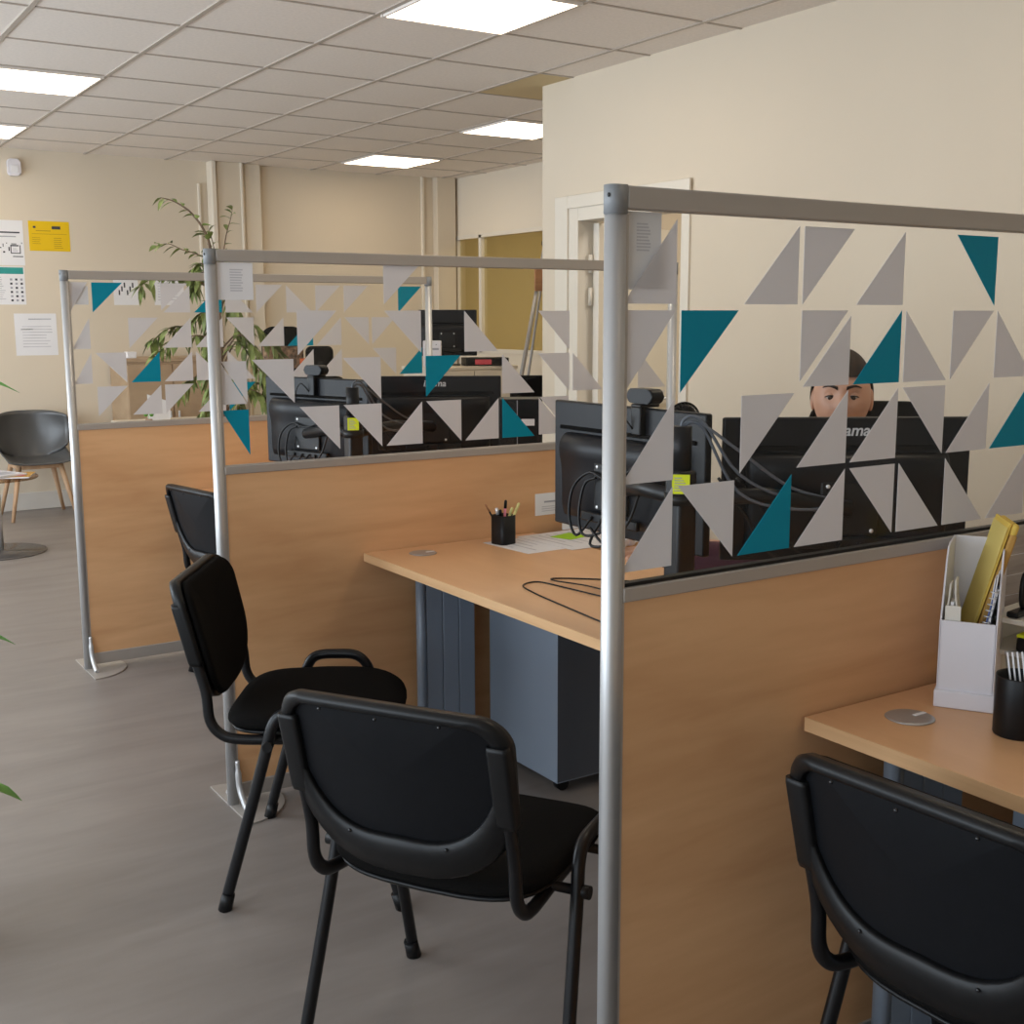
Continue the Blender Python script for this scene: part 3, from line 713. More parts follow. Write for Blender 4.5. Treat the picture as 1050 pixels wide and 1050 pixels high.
def webcam(label, m, off, h=.325):
    t = thing('webcam', label, 'webcam', (0, 0, 0))
    t.location = (m.location.x + math.cos(m.rotation_euler.z) * off, m.location.y + math.sin(m.rotation_euler.z) * off, m.location.z + h); t.rotation_euler.z = m.rotation_euler.z
    MB().box(-.018, .018, -.030, -.0125, -.065, .004, .004).build('clip', M['black_plastic'], t)
    MB().box(-.018, .018, -.03, .03, .001, .010, .003).build('hinge', M['black_plastic'], t)
    b = MB().prism(rrect(-.048, .048, .010, .045, .016), 'y', -.020, .018, bev=.004); b.build('body', M['monitor'], t)
    MB().cyl((0, .018, .027), (0, .024, .027), .012, 16).build('lens', M['screen'], t)
    cable(MB(), [(-.01, -.03, -.05), (-.03, -.05, -.02), (-.06, -.05, -.06), (-.07, -.035, -.16), (-.05, -.075, -.26)], .002).build('cord', M['black_plastic'], t)
    return t
webcam('black webcam clipped on the monitor beside the nearest partition post', mB1, .065)
webcam('grey webcam clipped on the left monitor behind the middle partition glass', mA1, .0)

# ------------------------------------------------------------------ things on the pen pot desk
def on_desk_pot(label, x, y, r, h, square=False, z=DZ):
    zb = z
    t = thing('pen_pot', label, 'pen pot', (x, y, zb), rad(12))
    if square:
        b = MB(); R = []
        for z, k in ((0, .97), (.003, 1), (h, 1), (h, .90), (.006, .90), (.006, .02)):
            R.append([(a * k, c * k, z) for a, c in rrect(-r, r, -r, r, r * .45, 4)])
        b.rings(R, smooth=True); b.build('cup', M['black_plastic'], t)
    else:
        MB().lathe([(r * .97, 0), (r, .003), (r, h - .002), (r * .98, h), (r * .94, h - .002), (r * .94, .006), (.001, .006)], 32).build('cup', M['black_plastic'], t)
    return t
PX, PY = 2.10, 3.285
on_desk_pot('black pen pot full of pens standing on papers by the beech panel', PX, PY, .033, .098, True)
def pen(label, base, tip, r, body, end, cat='pen'):
    p, q = Vector(base), Vector(tip); d = (q - p)
    t = thing('pen', label, cat, base, 0, 'pens in the black pen pot')
    MB().tube([p + d * 0.0, p + d * .06, p + d * .1, p + d * .80], [r * .25, r * .7, r, r], 8).build('barrel', M[body], t, world=True)
    MB().tube([p + d * .80, p + d * .97, q], [r * 1.12, r * 1.05, r * .6], 8).build('end_cap', M[end], t, world=True)
z0 = DZ + .0075
for lb, (a, c), (e, f, g), r, bd, en in (
    ('pen with a dark ball end leaning out to the left of the desk pen pot', (.008, .0), (-.052, .030, .135), .0030, 'black_plastic', 'board_wood'),
    ('black marker with silver clip standing in the desk pen pot', (-.002, -.012), (-.020, .012, .122), .006, 'black_plastic', 'screw'),
    ('short black pen beside the silver clipped marker in the desk pen pot', (-.012, -.01), (-.012, .0, .117), .005, 'black_plastic', 'black_plastic'),
    ('pink pen with dark tip standing tallest in the desk pen pot', (.004, .010), (.010, .000, .147), .0048, 'pink', 'black_plastic'),
    ('pale yellow pen leaning right in the desk pen pot', (-.004, .006), (.028, -.012, .122), .0048, 'pen_yellow', 'pen_yellow'),
    ('bright yellow pencil leaning farthest right in the desk pen pot', (-.004, -.004), (.046, -.026, .138), .0048, 'pen_yellow', 'pen_yellow')):
    pen(lb, (PX + a, PY + c, z0), (PX + e, PY + f, DZ + g), r, bd, en)
def flat_sheet(name, label, cat, pts, z, m, lines=None):
    t = thing(name, label, cat, (pts[0][0], pts[0][1], z))
    MB().prism(pts, 'z', z, z + .0008).build('sheet', m, t, world=True)
    if lines:
        b = MB(); A, B, C, D = [Vector((*p, 0)) for p in pts]
        for k in range(lines[0]):
            v = .1 + .8 * k / lines[0]; e = .5 + .42 * random.random()
            P0 = A.lerp(D, v); P1 = B.lerp(C, v); Q0 = A.lerp(D, v + lines[1]); Q1 = B.lerp(C, v + lines[1])
            q = [P0.lerp(P1, .1), P0.lerp(P1, e), Q0.lerp(Q1, e), Q0.lerp(Q1, .1)]
            b.prism([(p.x, p.y) for p in q], 'z', z + .0008, z + .001)
        b.build('print', M[lines[2]], t, world=True)
    return t
flat_sheet('paper_sheet', 'white printed sheet lying under the pen pot', 'paper', [(2.05, 3.335), (2.07, 3.09), (2.30, 3.10), (2.29, 3.345)], DZ + .0002, M['paper'], (6, .03, 'pale_ink'))
flat_sheet('paper_sheet', 'white printed sheet with a green sticky note, behind the pen pot', 'paper', [(2.20, 3.36), (2.22, 3.06), (2.58, 3.05), (2.56, 3.365)], DZ + .0014, M['paper'], (9, .02, 'pale_ink'))
flat_sheet('sticky_note', 'lime green sticky note lying on the white sheets', 'sticky note', [(2.29, 3.285), (2.32, 3.205), (2.415, 3.225), (2.39, 3.315)], DZ + .0028, M['lime'])
t = thing('card', 'white folded card standing behind the monitor against the beech panel', 'card', (2.44, 3.365, DZ))
MB().box(2.40, 2.56, 3.366, 3.368, DZ + .004, DZ + .062).build('sheet', M['paper'], t, world=True)
def desk_cord(name, label, pts, m, r=.0022):
    return tag(cable(MB(), pts, r).build(name, M[m]), label, 'cable')
zc = DZ + .0024
desk_cord('cable', 'thin black cable looped on the pen pot desk beside the partition post',
    [(2.28, 2.46, zc), (2.12, 2.56, zc), (2.02, 2.665, zc), (1.93, 2.74, zc), (1.90, 2.70, zc + .004), (1.94, 2.60, zc + .003), (1.97, 2.45, zc), (2.05, 2.30, zc), (1.98, 2.28, zc), (1.91, 2.45, zc + .001), (1.885, 2.62, zc), (1.862, 2.73, zc), (1.80, 2.715, zc), (1.775, 2.62, zc), (1.76, 2.50, zc), (1.75, 2.40, zc), (1.73, 2.20, zc)], 'black_plastic')
# desk fan behind the monitor
t = thing('desk_fan', 'small round black ribbed fan just showing above the nearest monitor', 'fan', (1.925, 2.19, DZ), rad(-33))
MB().lathe([(.06, 0), (.06, .012), (.02, .03), (.010, .05), (.010, .49)], 24).build('stand', M['black_plastic'], t)
FZ = .505; FR = .036
b = MB()
b.tube([(FR * math.cos(2 * PI * k / 32), 0, FZ + FR * math.sin(2 * PI * k / 32)) for k in range(32)], .003, 8, loop=True)
for k in range(24):
    a = 2 * PI * k / 24
    b.tube([(.008 * math.cos(a), -.020, FZ + .008 * math.sin(a)), (.025 * math.cos(a), -.018, FZ + .025 * math.sin(a)), (FR * math.cos(a), -.002, FZ + FR * math.sin(a))], .0012, 5)
b.ball((0, -.020, FZ), .011, (1, .3, 1), 12)
b.build('cage', M['black_plastic'], t)
MB().lathe([(.001, 0), (.030, .0), (.033, .008), (.030, .02), (.001, .026)], 24).build('housing', M['black_plastic'], t, mtx=Matrix.Translation((0, .004, FZ)) @ Matrix.Rotation(rad(-90), 4, 'X'))
b = MB()
for k in range(4):
    a = 2 * PI * k / 4
    b.sheet(lambda u, v, a=a: ((.008 + .022 * u) * math.cos(a + .6 * (v - .5)), -.012 + .010 * v, FZ + (.008 + .022 * u) * math.sin(a + .6 * (v - .5))), 4, 4, .0012)
b.build('blades', M['black_plastic'], t)

# ------------------------------------------------------------------ things on the right-hand desk
FO = Matrix.Translation((1.850, 1.372, DC)) @ Matrix.Rotation(rad(20), 4, 'Z')
t = thing('magazine_file', 'white plastic magazine file on the right-hand desk stuffed with yellow folders', 'magazine file', (1.850, 1.372, DC), rad(31))
D_, W_ = .19, .098
b = MB()
b.box(.004, D_, -W_, 0, .006, .010)
b.box(.004, .0075, -W_, 0, .006, .168); b.box(D_ - .003, D_, -W_, 0, .006, .30)
side = [(.004, .006), (D_, .006), (D_, .30), (.10, .30), (.075, .295), (.055, .272), (.03, .215), (.004, .168)]
for y0 in (0, -W_): b.prism(side, 'y', y0 - .0015, y0 + .0015)
b.build('body', M['white_plastic'], t)
MB().box(-.003, D_ + .003, -W_ - .005, .005, 0, .034, .003).build('base', M['white_plastic'], t)
def in_file(name, label, cat, parts):
    t2 = thing(name, label, cat, (1.850, 1.372, DC), rad(31))
    for nm, fn, m in parts:
        b = MB(); fn(b); b.build(nm, M[m], t2)
def tilt(x, y, ang): return Matrix.Translation((x, y, .014)) @ Matrix.Rotation(rad(ang), 4, 'X')
def shell(b):
    b.sheet(lambda u, v: (.022 + .04 * u, -.008 - .004 * math.cos(v * PI * 2), .012 + .222 * v), 4, 10, .003)
    b.sheet(lambda u, v: (.018 + .044 * u, -.026 + .005 * math.cos(v * PI * 2), .012 + .23 * v), 4, 10, .003)
    b.box(.012, .016, -.034, -.006, .012, .195, .001)
in_file('binder', 'slim cream plastic binder at the left side of the white magazine file', 'binder', [('cover', shell, 'cream_plastic'), ('pages', lambda b: b.box(.022, .058, -.020, -.014, .014, .20), 'paper')])
LT = Matrix.Translation((.062, -.020, .014)) @ Matrix.Rotation(rad(16), 4, 'Z') @ Matrix.Rotation(rad(15), 4, 'X')
in_file('envelope', 'pale yellow card folder leaning out of the white magazine file', 'folder', [('folder', lambda b: b.box(0, .112, -.004, .002, 0, .345, .0015, mtx=LT), 'envelope'), ('flap', lambda b: b.box(-.002, .113, .002, .0032,   .03, .335, .0004, mtx=LT), 'pale_yellow')])
in_file('envelope', 'thick brown kraft envelope behind the pale yellow card folder in the magazine file', 'envelope', [('envelope', lambda b: b.box(-.004, .112, -.020, -.006, 0, .325, .004, mtx=LT), 'kraft'), ('top_flap', lambda b: b.box(-.002, .112, -.019, -.005, .320, .346, .006, mtx=LT), 'envelope')])
NT = tilt(.03, -.046, 11)
def notebook_coil(b):
    for k in range(17):
        z = .02 + k * .012
        b.tube([NT @ Vector((.0 + .006 * math.cos(2 * PI * j / 8), -.002 + .006 * math.sin(2 * PI * j / 8), z + .0008 * j)) for j in range(9)], .0012, 5)
in_file('spiral_notebook', 'spiral notebook with white wire standing in the magazine file beside the kraft envelope', 'notebook', [('cover', lambda b: b.box(.002, .13, -.004, -.001, 0, .225, .001, mtx=NT), 'blue_ink'), ('spiral', notebook_coil, 'screw'), ('pages', lambda b: b.box(.005, .128, -.0085, -.0045, .002, .22, mtx=NT), 'paper')])
ST = tilt(.03, -.066, 6)
in_file('paper_sheet', 'loose white sheets at the right side of the white magazine file', 'paper', [('sheets', lambda b: (b.box(0, .13, -.003, -.001, 0, .245, mtx=ST), b.box(.008, .134, .001, .003, 0, .235, mtx=ST)), 'paper')])
on_desk_pot('black round pen cup at the right edge in front of the white desk tidy', 1.845, 1.196, .042, .108, z=DC)
t = thing('ruler', 'clear plastic ruler with dark stripes standing in the round black pen cup', 'ruler', (1.84, 1.20, DC + .01))
RM = Matrix.Translation((1.852, 1.19, DC + .009)) @ Matrix.Rotation(rad(-60), 4, 'Z') @ Matrix.Rotation(rad(-9), 4, 'Y')
MB().box(-.017, .017, -.001, .001, 0, .142, .0003, mtx=RM).build('blade', M['clear'], t, world=True)
b = MB()
for k in range(4): b.box(-.0135 + k * .008, -.0105 + k * .008, -.0016, -.001, .0, .140, mtx=RM)
b.build('stripes', M['paper'], t, world=True)
# printed plank poster on the partition
def poster(b, y):
    b.box(2.085, 2.46, y - .0006, y, .80, 1.035, mi=1)
t = thing('poster', 'grey plank-printed poster fixed on the beech panel behind the pen cup', 'poster', (2.25, YC - .0125, .78))
MB().box(2.055, 2.50, YC - .0128, YC - .0118, .775, 1.05).build('sheet', M['paper'], t, world=True)
b = MB()
for k in range(6): b.box(2.087, 2.48, YC - .0136, YC - .0128, .79 + k * .043, .79 + k * .043 + .041)
b.build('plank_print', M['planks'], t, world=True)
b = MB(); random.seed(3)
for k in range(6): b.box(2.064, 2.076, YC - .0136, YC - .0128, .985 + k * .010, .985 + k * .010 + .004 + .004 * random.random())
b.box(2.13, 2.2, YC - .0142, YC - .0136, 1.005, 1.03)
b.build('black_print', M['ink'], t, world=True)
# white desk tidy with two shelves
t = thing('desk_tidy', 'white two-shelf desk tidy behind the round black pen cup', 'desk tidy', (2.0, 1.335, DC), rad(8))
b = MB(); b.box(-.0, .30, -.05, .05, .0, .006, .002)
b.build('base', M['cream_plastic'], t)
for yy in (-.048, .044): MB().box(.001, .005, yy, yy + .004, .006, .148).build('corner_post', M['cream_plastic'], t)
for z in (.085, .148): MB().box(.0, .30, -.05, .05, z, z + .010, .002).build('shelf', M['cream_plastic'], t)
MB().box(.0, .30, .046, .05, .0, .157, .001).build('back_panel', M['cream_plastic'], t)
for x in (.294,): MB().box(x, x + .004, -.05, .05, .0, .140, .001).build('side_panel', M['cream_plastic'], t)
# scissors standing handles up on the tidy
t = thing('scissors', 'black-handled scissors on top of the white desk tidy', 'scissors', (2.042, 1.335, DC + .1585), rad(8))
for s in (1, -1):
    b = MB(); b.tube([(s * .016 + .03 + .013 * math.cos(2 * PI * k / 16), 0, .046 + .034 * math.sin(2 * PI * k / 16)) for k in range(16)], .0055, 8, loop=True)
    b.build('handle', M['black_plastic'], t)
b = MB(); b.box(-.035, .06, -.012, .012, 0.0, .012, .004); b.build('holder', M['black_plastic'], t)
t = thing('tape_dispenser', 'black and yellow tape dispenser on the lower shelf of the white desk tidy', 'tape dispenser', (2.03, 1.305, DC + .0955), rad(8))
MB().box(-.022, .03, -.016, .016, 0, .030, .006).build('body', M['black_plastic'], t)
MB().box(-.02, .028, -.0165, .0165, .027, .0345, .003).build('yellow_edge', M['neon'], t)
t = thing('glue_stick', 'small green-ended glue stick on the lower shelf of the desk tidy', 'glue stick', (2.085, 1.315, DC + .0955), rad(8))
MB().cyl((0, 0, .012), (.05, 0, .012), .012, 16).build('tube', M['paper'], t); MB().cyl((.05, 0, .012), (.07, 0, .012), .0125, 16).build('cap', M['lime'], t)

# ------------------------------------------------------------------ the seated woman
def skin_mesh(verts, edges, radii, root, sub=2):
    me = bpy.data.meshes.new('tmp'); me.from_pydata(verts, edges, [])
    o = bpy.data.objects.new('tmp', me); COL.objects.link(o)
    md = o.modifiers.new('skin', 'SKIN'); sb = o.modifiers.new('sub', 'SUBSURF'); sb.levels = sub; sb.render_levels = sub
    sv = me.skin_vertices[0].data
    for i, r in enumerate(radii):
        sv[i].radius = (r, r) if not isinstance(r, tuple) else r
        sv[i].use_root = (i == root)
    dg = bpy.context.evaluated_depsgraph_get(); dg.update()
    out = bpy.data.meshes.new_from_object(o.evaluated_get(dg))
    bpy.data.objects.remove(o); bpy.data.meshes.remove(me)
    return out
PER = (2.55, 2.25); PA = math.atan2(-.66, -.75)
pt = thing('person', 'woman with dark pulled-back hair and plum top seated behind the two monitors', 'person', (PER[0], PER[1], 0), PA)
LOC = (Matrix.Translation((PER[0], PER[1], 0)) @ Matrix.Rotation(PA, 4, 'Z')).inverted()
def W2L(p): return LOC @ Vector(p)
rh = W2L((2.02, 2.50, .862)); lh = W2L((2.24, 2.46, .865))
V = []; Ed = []; Rd = []
def vtx(p, r, link=None):
    V.append(tuple(p)); Rd.append(r); i = len(V) - 1
    if link is not None: Ed.append((link, i))
    return i
pel = vtx((0, 0, .55), .125); sp1 = vtx((.015, 0, .68), .11, pel); sp2 = vtx((.03, 0, .82), .115, sp1); sp3 = vtx((.02, 0, .95), .115, sp2)
nk = vtx((.02, 0, 1.06), .058, sp3); nk2 = vtx((.045, 0, 1.13), .05, nk); hd0 = vtx((.06, 0, 1.20), .052, nk2)
arms = []
for s, hand in ((-1, rh), (1, lh)):
    sh = vtx((.02, s * .155, 1.00), .058, sp3)
    el = vtx((.16, s * .22, .80) if s > 0 else (.10, s * .25, .83), .042, sh)
    ev = Vector(V[el]); wv = ev.lerp(hand, .80)
    mid = vtx(ev.lerp(hand, .4), .036, el); wr = vtx(wv, .025, mid); pm = vtx(ev.lerp(hand, 1.0), .026, wr)
    arms.append((ev, wv, hand, s))
    dirv = (hand - wv).normalized(); side = dirv.cross(Vector((0, 0, 1))).normalized()
    for k, (off, ln) in enumerate(((-.024, .062), (-.008, .075), (.008, .07), (.023, .055))):
        b0 = vtx(hand + dirv * .02 + side * off, .0095, pm)
        b1 = vtx(hand + dirv * (.02 + ln * .5) + side * off * 1.15 + Vector((0, 0, -.006)), .0088, b0)
        vtx(hand + dirv * (.02 + ln * .85) + side * off * 1.15 + Vector((0, 0, -.026)), .0078, b1)
    th0 = vtx(hand - dirv * .01 - s * side * -.030 * (1), .011, pm); vtx(hand + dirv * .03 + s * side * .040 + Vector((0, 0, -.012)), .0095, th0)
for s in (-1, 1):
    hp = vtx((.02, s * .09, .54), .095, pel); kn = vtx((.43, s * .12, .55), .062, hp); an = vtx((.40, s * .12, .12), .042, kn)
    hl = vtx((.39, s * .12, .05), .042, an); vtx((.53, s * .13, .035), .032, hl)
body = skin_mesh(V, Ed, Rd, 0)
# head: sculpted sphere joined into the body mesh
hb = bmesh.new(); hb.from_mesh(body); 
for f in hb.faces: f.smooth = True
HC = Vector((.085, 0, 1.285))
def sculpt(x, y, z):
    """unit sphere direction -> head surface (x forward, y left, z up), head height .235"""
    sx, sy, sz = .098, .076, .120
    p = Vector((x * sx, y * sy, z * sz))
    if z < 0: p.y *= 1 - .36 * (-z) ** 1.6; p.x *= 1 - (.10 if x > 0 else .34) * (-z) ** 1.4
    if x > 0:
        g = lambda cy, cz, wy, wz: math.exp(-((y - cy) / wy) ** 2 - ((z - cz) / wz) ** 2)
        p.x += .024 * g(0, -.20, .13, .16) + .013 * g(0, -.02, .10, .16)            # nose
        p.x -= .012 * (g(.36, .10, .20, .13) + g(-.36, .10, .20, .13))              # eye sockets
        p.x += .006 * (g(.34, .30, .28, .10) + g(-.34, .30, .28, .10))              # brows
        p.x += .007 * g(0, -.50, .24, .07) - .004 * g(0, -.60, .2, .05) + .006 * g(0, -.67, .2, .06)   # lips
        p.x += .010 * g(0, -.90, .25, .15)
        p.x += .005 * (g(.45, -.25, .22, .2) + g(-.45, -.25, .22, .2))              # cheeks
    return p
NU, NV = 64, 48
HR = []
for j in range(1, NV):
    ph = PI * j / NV
    HR.append([hb.verts.new(HC + sculpt(math.sin(ph) * math.cos(a), math.sin(ph) * math.sin(a), -math.cos(ph))) for a in [2 * PI * i / NU for i in range(NU)]])
for a, c in zip(HR[:-1], HR[1:]):
    for i in range(NU): hb.faces.new((a[i], a[(i + 1) % NU], c[(i + 1) % NU], c[i])).smooth = True
hb.faces.new(HR[0][::-1]); hb.faces.new(HR[-1]).smooth = True
for s in (1, -1):   # ears
    q = bmesh.ops.create_uvsphere(hb, u_segments=12, v_segments=10, radius=1)['verts']
    for v in q: v.co = HC + Vector((-.008 + v.co.x * .016, s * .075 + v.co.y * .008, -.004 + v.co.z * .030))
    for v in q:
        for f in v.link_faces: f.smooth = True
me = bpy.data.meshes.new('body'); hb.to_mesh(me); hb.free(); me.materials.append(M['skin'])
bo = bpy.data.objects.new('body', me); COL.objects.link(bo); bo.parent = pt
def on_face(y, z):
    x = math.sqrt(max(0, 1 - y * y - z * z)); return HC + sculpt(x, y, z)
for s in (1, -1):
    e = on_face(s * .375, .075); e.x -= .0108; ER = .0152
    ey = MB().ball(e, ER, seg=20).build('eye', M['eyewhite'], pt)
    gz = Vector((1, -.05 * s, -.30)).normalized()
    MB().ball((0, 0, 0), .0074, (.45, 1, 1), 16).build('iris', M['iris'], ey, mtx=Matrix.Translation(e + gz * (ER - .0012)) @ gz.to_track_quat('X', 'Z').to_matrix().to_4x4())
    # lids: skin shells sliding over the eyeball; the gaze is lowered so the upper lid comes well down
    def lid(u, v, lo, hi, k=1.06):
        az = (u - .5) * rad(170); el = lo(u) + (hi(u) - lo(u)) * v
        return e + Vector((math.cos(el) * math.cos(az), math.cos(el) * math.sin(az), math.sin(el))) * ER * k
    arch = lambda u: math.sin(PI * u)
    b = MB(); b.sheet(lambda u, v: lid(u, v, lambda q: rad(-16 + 26 * arch(q)), lambda q: rad(85)), 14, 6, .0012)
    b.sheet(lambda u, v: lid(u, v, lambda q: rad(-85), lambda q: rad(-16 - 14 * arch(q))), 14, 6, .0012)
    b.build('eyelid', M['skin'], ey)
    b = MB(); b.tube([lid(.1 + .8 * k / 10, 0, lambda q: rad(-16 + 26 * arch(q)), lambda q: 0, 1.10) for k in range(11)], [.0006] + [.0015] * 9 + [.0007], 6); b.build('lashes', M['hair'], ey)
    b = MB()
    b.sheet(lambda u, v, s=s: on_face(s * (.15 + .50 * u), .265 + .085 * math.sin(u * 2.3) - .06 * u + (v - .5) * (.075 * (1 - .75 * u))) + Vector((.0014, 0, 0)), 10, 2, .0018)
    b.build('eyebrow', M['hair'], pt)
b = MB(); b.sheet(lambda u, v: on_face((u - .5) * .42, -.56 + (v - .5) * .14 * (1 - (2 * u - 1) ** 2)) + Vector((.0006, 0, 0)), 10, 4, .001); b.build('mouth', M['lip'], pt)
# hair: a cap over the skull, pulled back to a bun
b = MB()
def hairpt(u, v):
    a = 2 * PI * u
    x, y = math.cos(a), math.sin(a)
    front = max(0, x)
    lim = rad(62) if x > .35 else rad(62 + 60 * min(1, (.35 - x) / .7))
    if .0 < x <= .35: lim = rad(66)
    ph = lim * v
    q = (math.sin(ph) * x, math.sin(ph) * y, math.cos(ph))
    p = sculpt(*q)
    return HC + p * (1.045 + .055 * (1 - front)) + Vector((0, 0, .002))
R = []
for j in range(1, 13):
    R.append([hairpt(i / 48, j / 12) for i in range(48)])
b.rings(R, cap=False)
b.bm.faces.new([v for v in b.bm.verts[:48]][::-1])
b.ball(HC + Vector((-.125, 0, .03)), .042, (1, 1.15, 1), 16)
b.build('hair', M['hair'], pt)
# clothes
def sub_skin(idx, grow, name, m):
    mp = {k: n for n, k in enumerate(idx)}
    me = skin_mesh([V[k] for k in idx], [(mp[a], mp[c]) for a, c in Ed if a in mp and c in mp], [Rd[k] * 1.0 + grow for k in idx], 0)
    for p in me.polygons: p.use_smooth = True
    me.materials.append(M[m]); o = bpy.data.objects.new(name, me); COL.objects.link(o); o.parent = pt
top = [0, 1, 2, 3]
names = {}
k = 7
armidx = []
for _ in range(2):
    armidx += [k, k + 1, k + 2, k + 3]; k += 5 + 12 + 2
sub_skin(top + armidx, .014, 'plum_top', 'plum')
sub_skin([0] + [i for i in range(k, len(V)) if (i - k) % 5 < 3], .012, 'trousers', 'trouser')
for s in (0, 1):
    i0 = k + 5 * s + 3
    me = skin_mesh([V[i0], V[i0 + 1]], [(0, 1)], [Rd[i0] + .008, Rd[i0 + 1] + .008], 0); me.materials.append(M['black_fabric'])
    o = bpy.data.objects.new('shoe', me); COL.objects.link(o); o.parent = pt
# what she holds / works with
t = thing('handheld_scanner', 'white handheld scanner held in the seated woman\'s hand beneath the monitor', 'scanner', (1.985, 2.515, .888), rad(-60))
b = MB(); b.prism(rrect(-.012, .012, -.07, .05, .011), 'z', -.010, .010, bev=.004); b.build('handle', M['white_plastic'], t)
b = MB(); b.prism(rrect(-.018, .018, .04, .085, .012), 'z', -.012, .014, bev=.004); b.build('head', M['white_plastic'], t)
flat_sheet('paper_sheet', 'blue and white form lying on the desk behind the nearest partition rail', 'paper', [(1.99, 1.96), (2.10, 1.80), (2.34, 1.97), (2.22, 2.14)], DZ + .0004, M['paper'], (5, .07, 'blue_ink'))
t = thing('keyboard', 'black keyboard on the desk in front of the seated woman', 'keyboard', (2.16, 2.10, DZ), rad(-33))
MB().box(-.21, .21, -.06, .06, 0, .016, .004).build('case', M['black_plastic'], t)
b = MB()
for i in range(14):
    for j in range(5): b.box(-.198 + i * .0284, -.174 + i * .0284, -.053 + j * .0215, -.036 + j * .0215, .016, .020, .001, seg=1)
b.build('keys', M['monitor'], t)
# her chair
def office_chair(label, x, y, rz, top=1.24, w=.20, group=None, h=.50, sz=.455):
    t = thing('office_chair', label, 'chair', (x, y, 0), rz, 'black office chairs')
    plate(MB(), [(a * 1.1, c * .95) for a, c in rrect(-.23, .23, -.25, .25, .12, 6)], lambda a, c: sz, .025, .02, dome_f=.01, axis='z').build('seat', M['black_fabric'], t)
    ol = [(a, c) for a, c in rrect(-w, w, top - h, top, .07, 6)]
    plate(MB(), ol, lambda a, c: -.27 - (c - .5) * .12 + .05 * (a / w) ** 2, .022, .014, dome_f=.01, axis='x').build('backrest', M['black_fabric'], t)
    MB().tube(smooth_path([(-.31, 0, top - h * .6), (-.31, 0, .62), (-.28, 0, sz + .005), (-.15, 0, sz - .045), (0, 0, sz - .045)], 5), .022, 10, flat=.5).build('back_bar', M['black_plastic'], t)
    MB().cyl((0, 0, .09), (0, 0, sz - .025), .025, 16).build('column', M['black_metal'], t)
    bs = MB()
    for k in range(5):
        a = 2 * PI * k / 5 + .3
        bs.tube([(.02 * math.cos(a), .02 * math.sin(a), .115), (.16 * math.cos(a), .16 * math.sin(a), .10), (.30 * math.cos(a), .30 * math.sin(a), .072)], [.026, .022, .015], 10, flat=.8)
    bs = bs.build('star_base', M['black_plastic'], t)
    for k in range(5):
        a = 2 * PI * k / 5 + .3; px, py = .30 * math.cos(a), .30 * math.sin(a)
        MB().cyl((px - .018 * math.sin(a), py + .018 * math.cos(a), .027), (px + .018 * math.sin(a), py - .018 * math.cos(a), .027), .027, 14).build('castor', M['black_plastic'], bs)
    return t
office_chair('black office chair whose back shows beside the seated woman\'s head', 2.70, 2.27, PA, 1.243, .185, sz=.385)

# ------------------------------------------------------------------ back wall
yb = YW - .0005
def yellow_print(b, y):
    b.box(2.17, 2.235, y - .0006, y, 2.205, 2.228, mi=1); b.box(2.03, 2.05, y - .0006, y, 2.21, 2.226, mi=1)
    b.box(2.05, 2.16, y - .0006, y, 2.188, 2.193, mi=2); b.box(2.02, 2.28, y - .0006, y, 2.165, 2.168, mi=2)
    paper_lines(b, 2.02, 2.09, 2.09, 2.15, 4, y, 2, .2); paper_lines(b, 2.18, 2.25, 2.06, 2.15, 6, y, 2, .25)
def hang_yellow():
    t = thing('notice', 'yellow notice pinned on the back wall left of the ficus', 'notice', (2.15, yb, 2.04))
    b = MB().box(1.996, 2.303, yb - .001, yb, 2.036, 2.265); yellow_print(b, yb - .001)
    b.build('sheet', [M['yellow'], M['ink'], mat('ochre_ink', (.40, .24, .01), .8, noise=((9, 9, 9), .05, 1))], t, world=True)
hang_yellow()
def drawing(b, y):
    b.box(1.74, 1.93, y - .0006, y, 2.165, 2.176, mi=1); b.box(1.75, 1.90, y - .0006, y, 2.135, 2.143, mi=2)
    for (x0, x1, z0, z1, m) in ((1.855, 1.862, 2.01, 2.075, 1), (1.922, 1.929, 2.01, 2.075, 1), (1.855, 1.929, 2.01, 2.017, 1), (1.855, 1.915, 2.066, 2.076, 1), (1.872, 1.908, 2.03, 2.034, 2), (1.872, 1.90, 2.045, 2.049, 2),
                               (1.862, 1.90, 2.080, 2.087, 1), (1.84, 1.85, 2.03, 2.06, 1), (1.80, 1.815, 2.015, 2.028, 1), (1.77, 1.79, 2.05, 2.058, 1), (1.825, 1.833, 2.085, 2.092, 1), (1.935, 1.945, 2.085, 2.096, 2), (1.80, 1.806, 2.06, 2.085, 1)):
        b.box(x0, x1, y - .0006, y, z0, z1, mi=m)
    b.box(1.87, 1.945, y - .0006, y, 1.985, 1.992, mi=1)
hang_sheet('poster', 'white poster with a black line drawing at the left edge of the back wall', 'poster', 1.66, 1.955, 1.92, 2.263, yb, drawing)
def table_print(b, y):
    b.box(1.66, 1.937, y - .0006, y, 1.855, 1.905, mi=5)
    paper_lines(b, 1.67, 1.80, 1.66, 1.84, 11, y, 3, .4)
    for i in range(3):
        for j in range(6): b.box(1.835 + i * .038, 1.852 + i * .038, y - .0006, y, 1.645 + j * .032, 1.661 + j * .032, mi=1 + (i + j) % 2)
hang_sheet('poster', 'white table poster with a teal header below the line drawing poster', 'poster', 1.64, 1.945, 1.62, 1.912, yb, table_print)
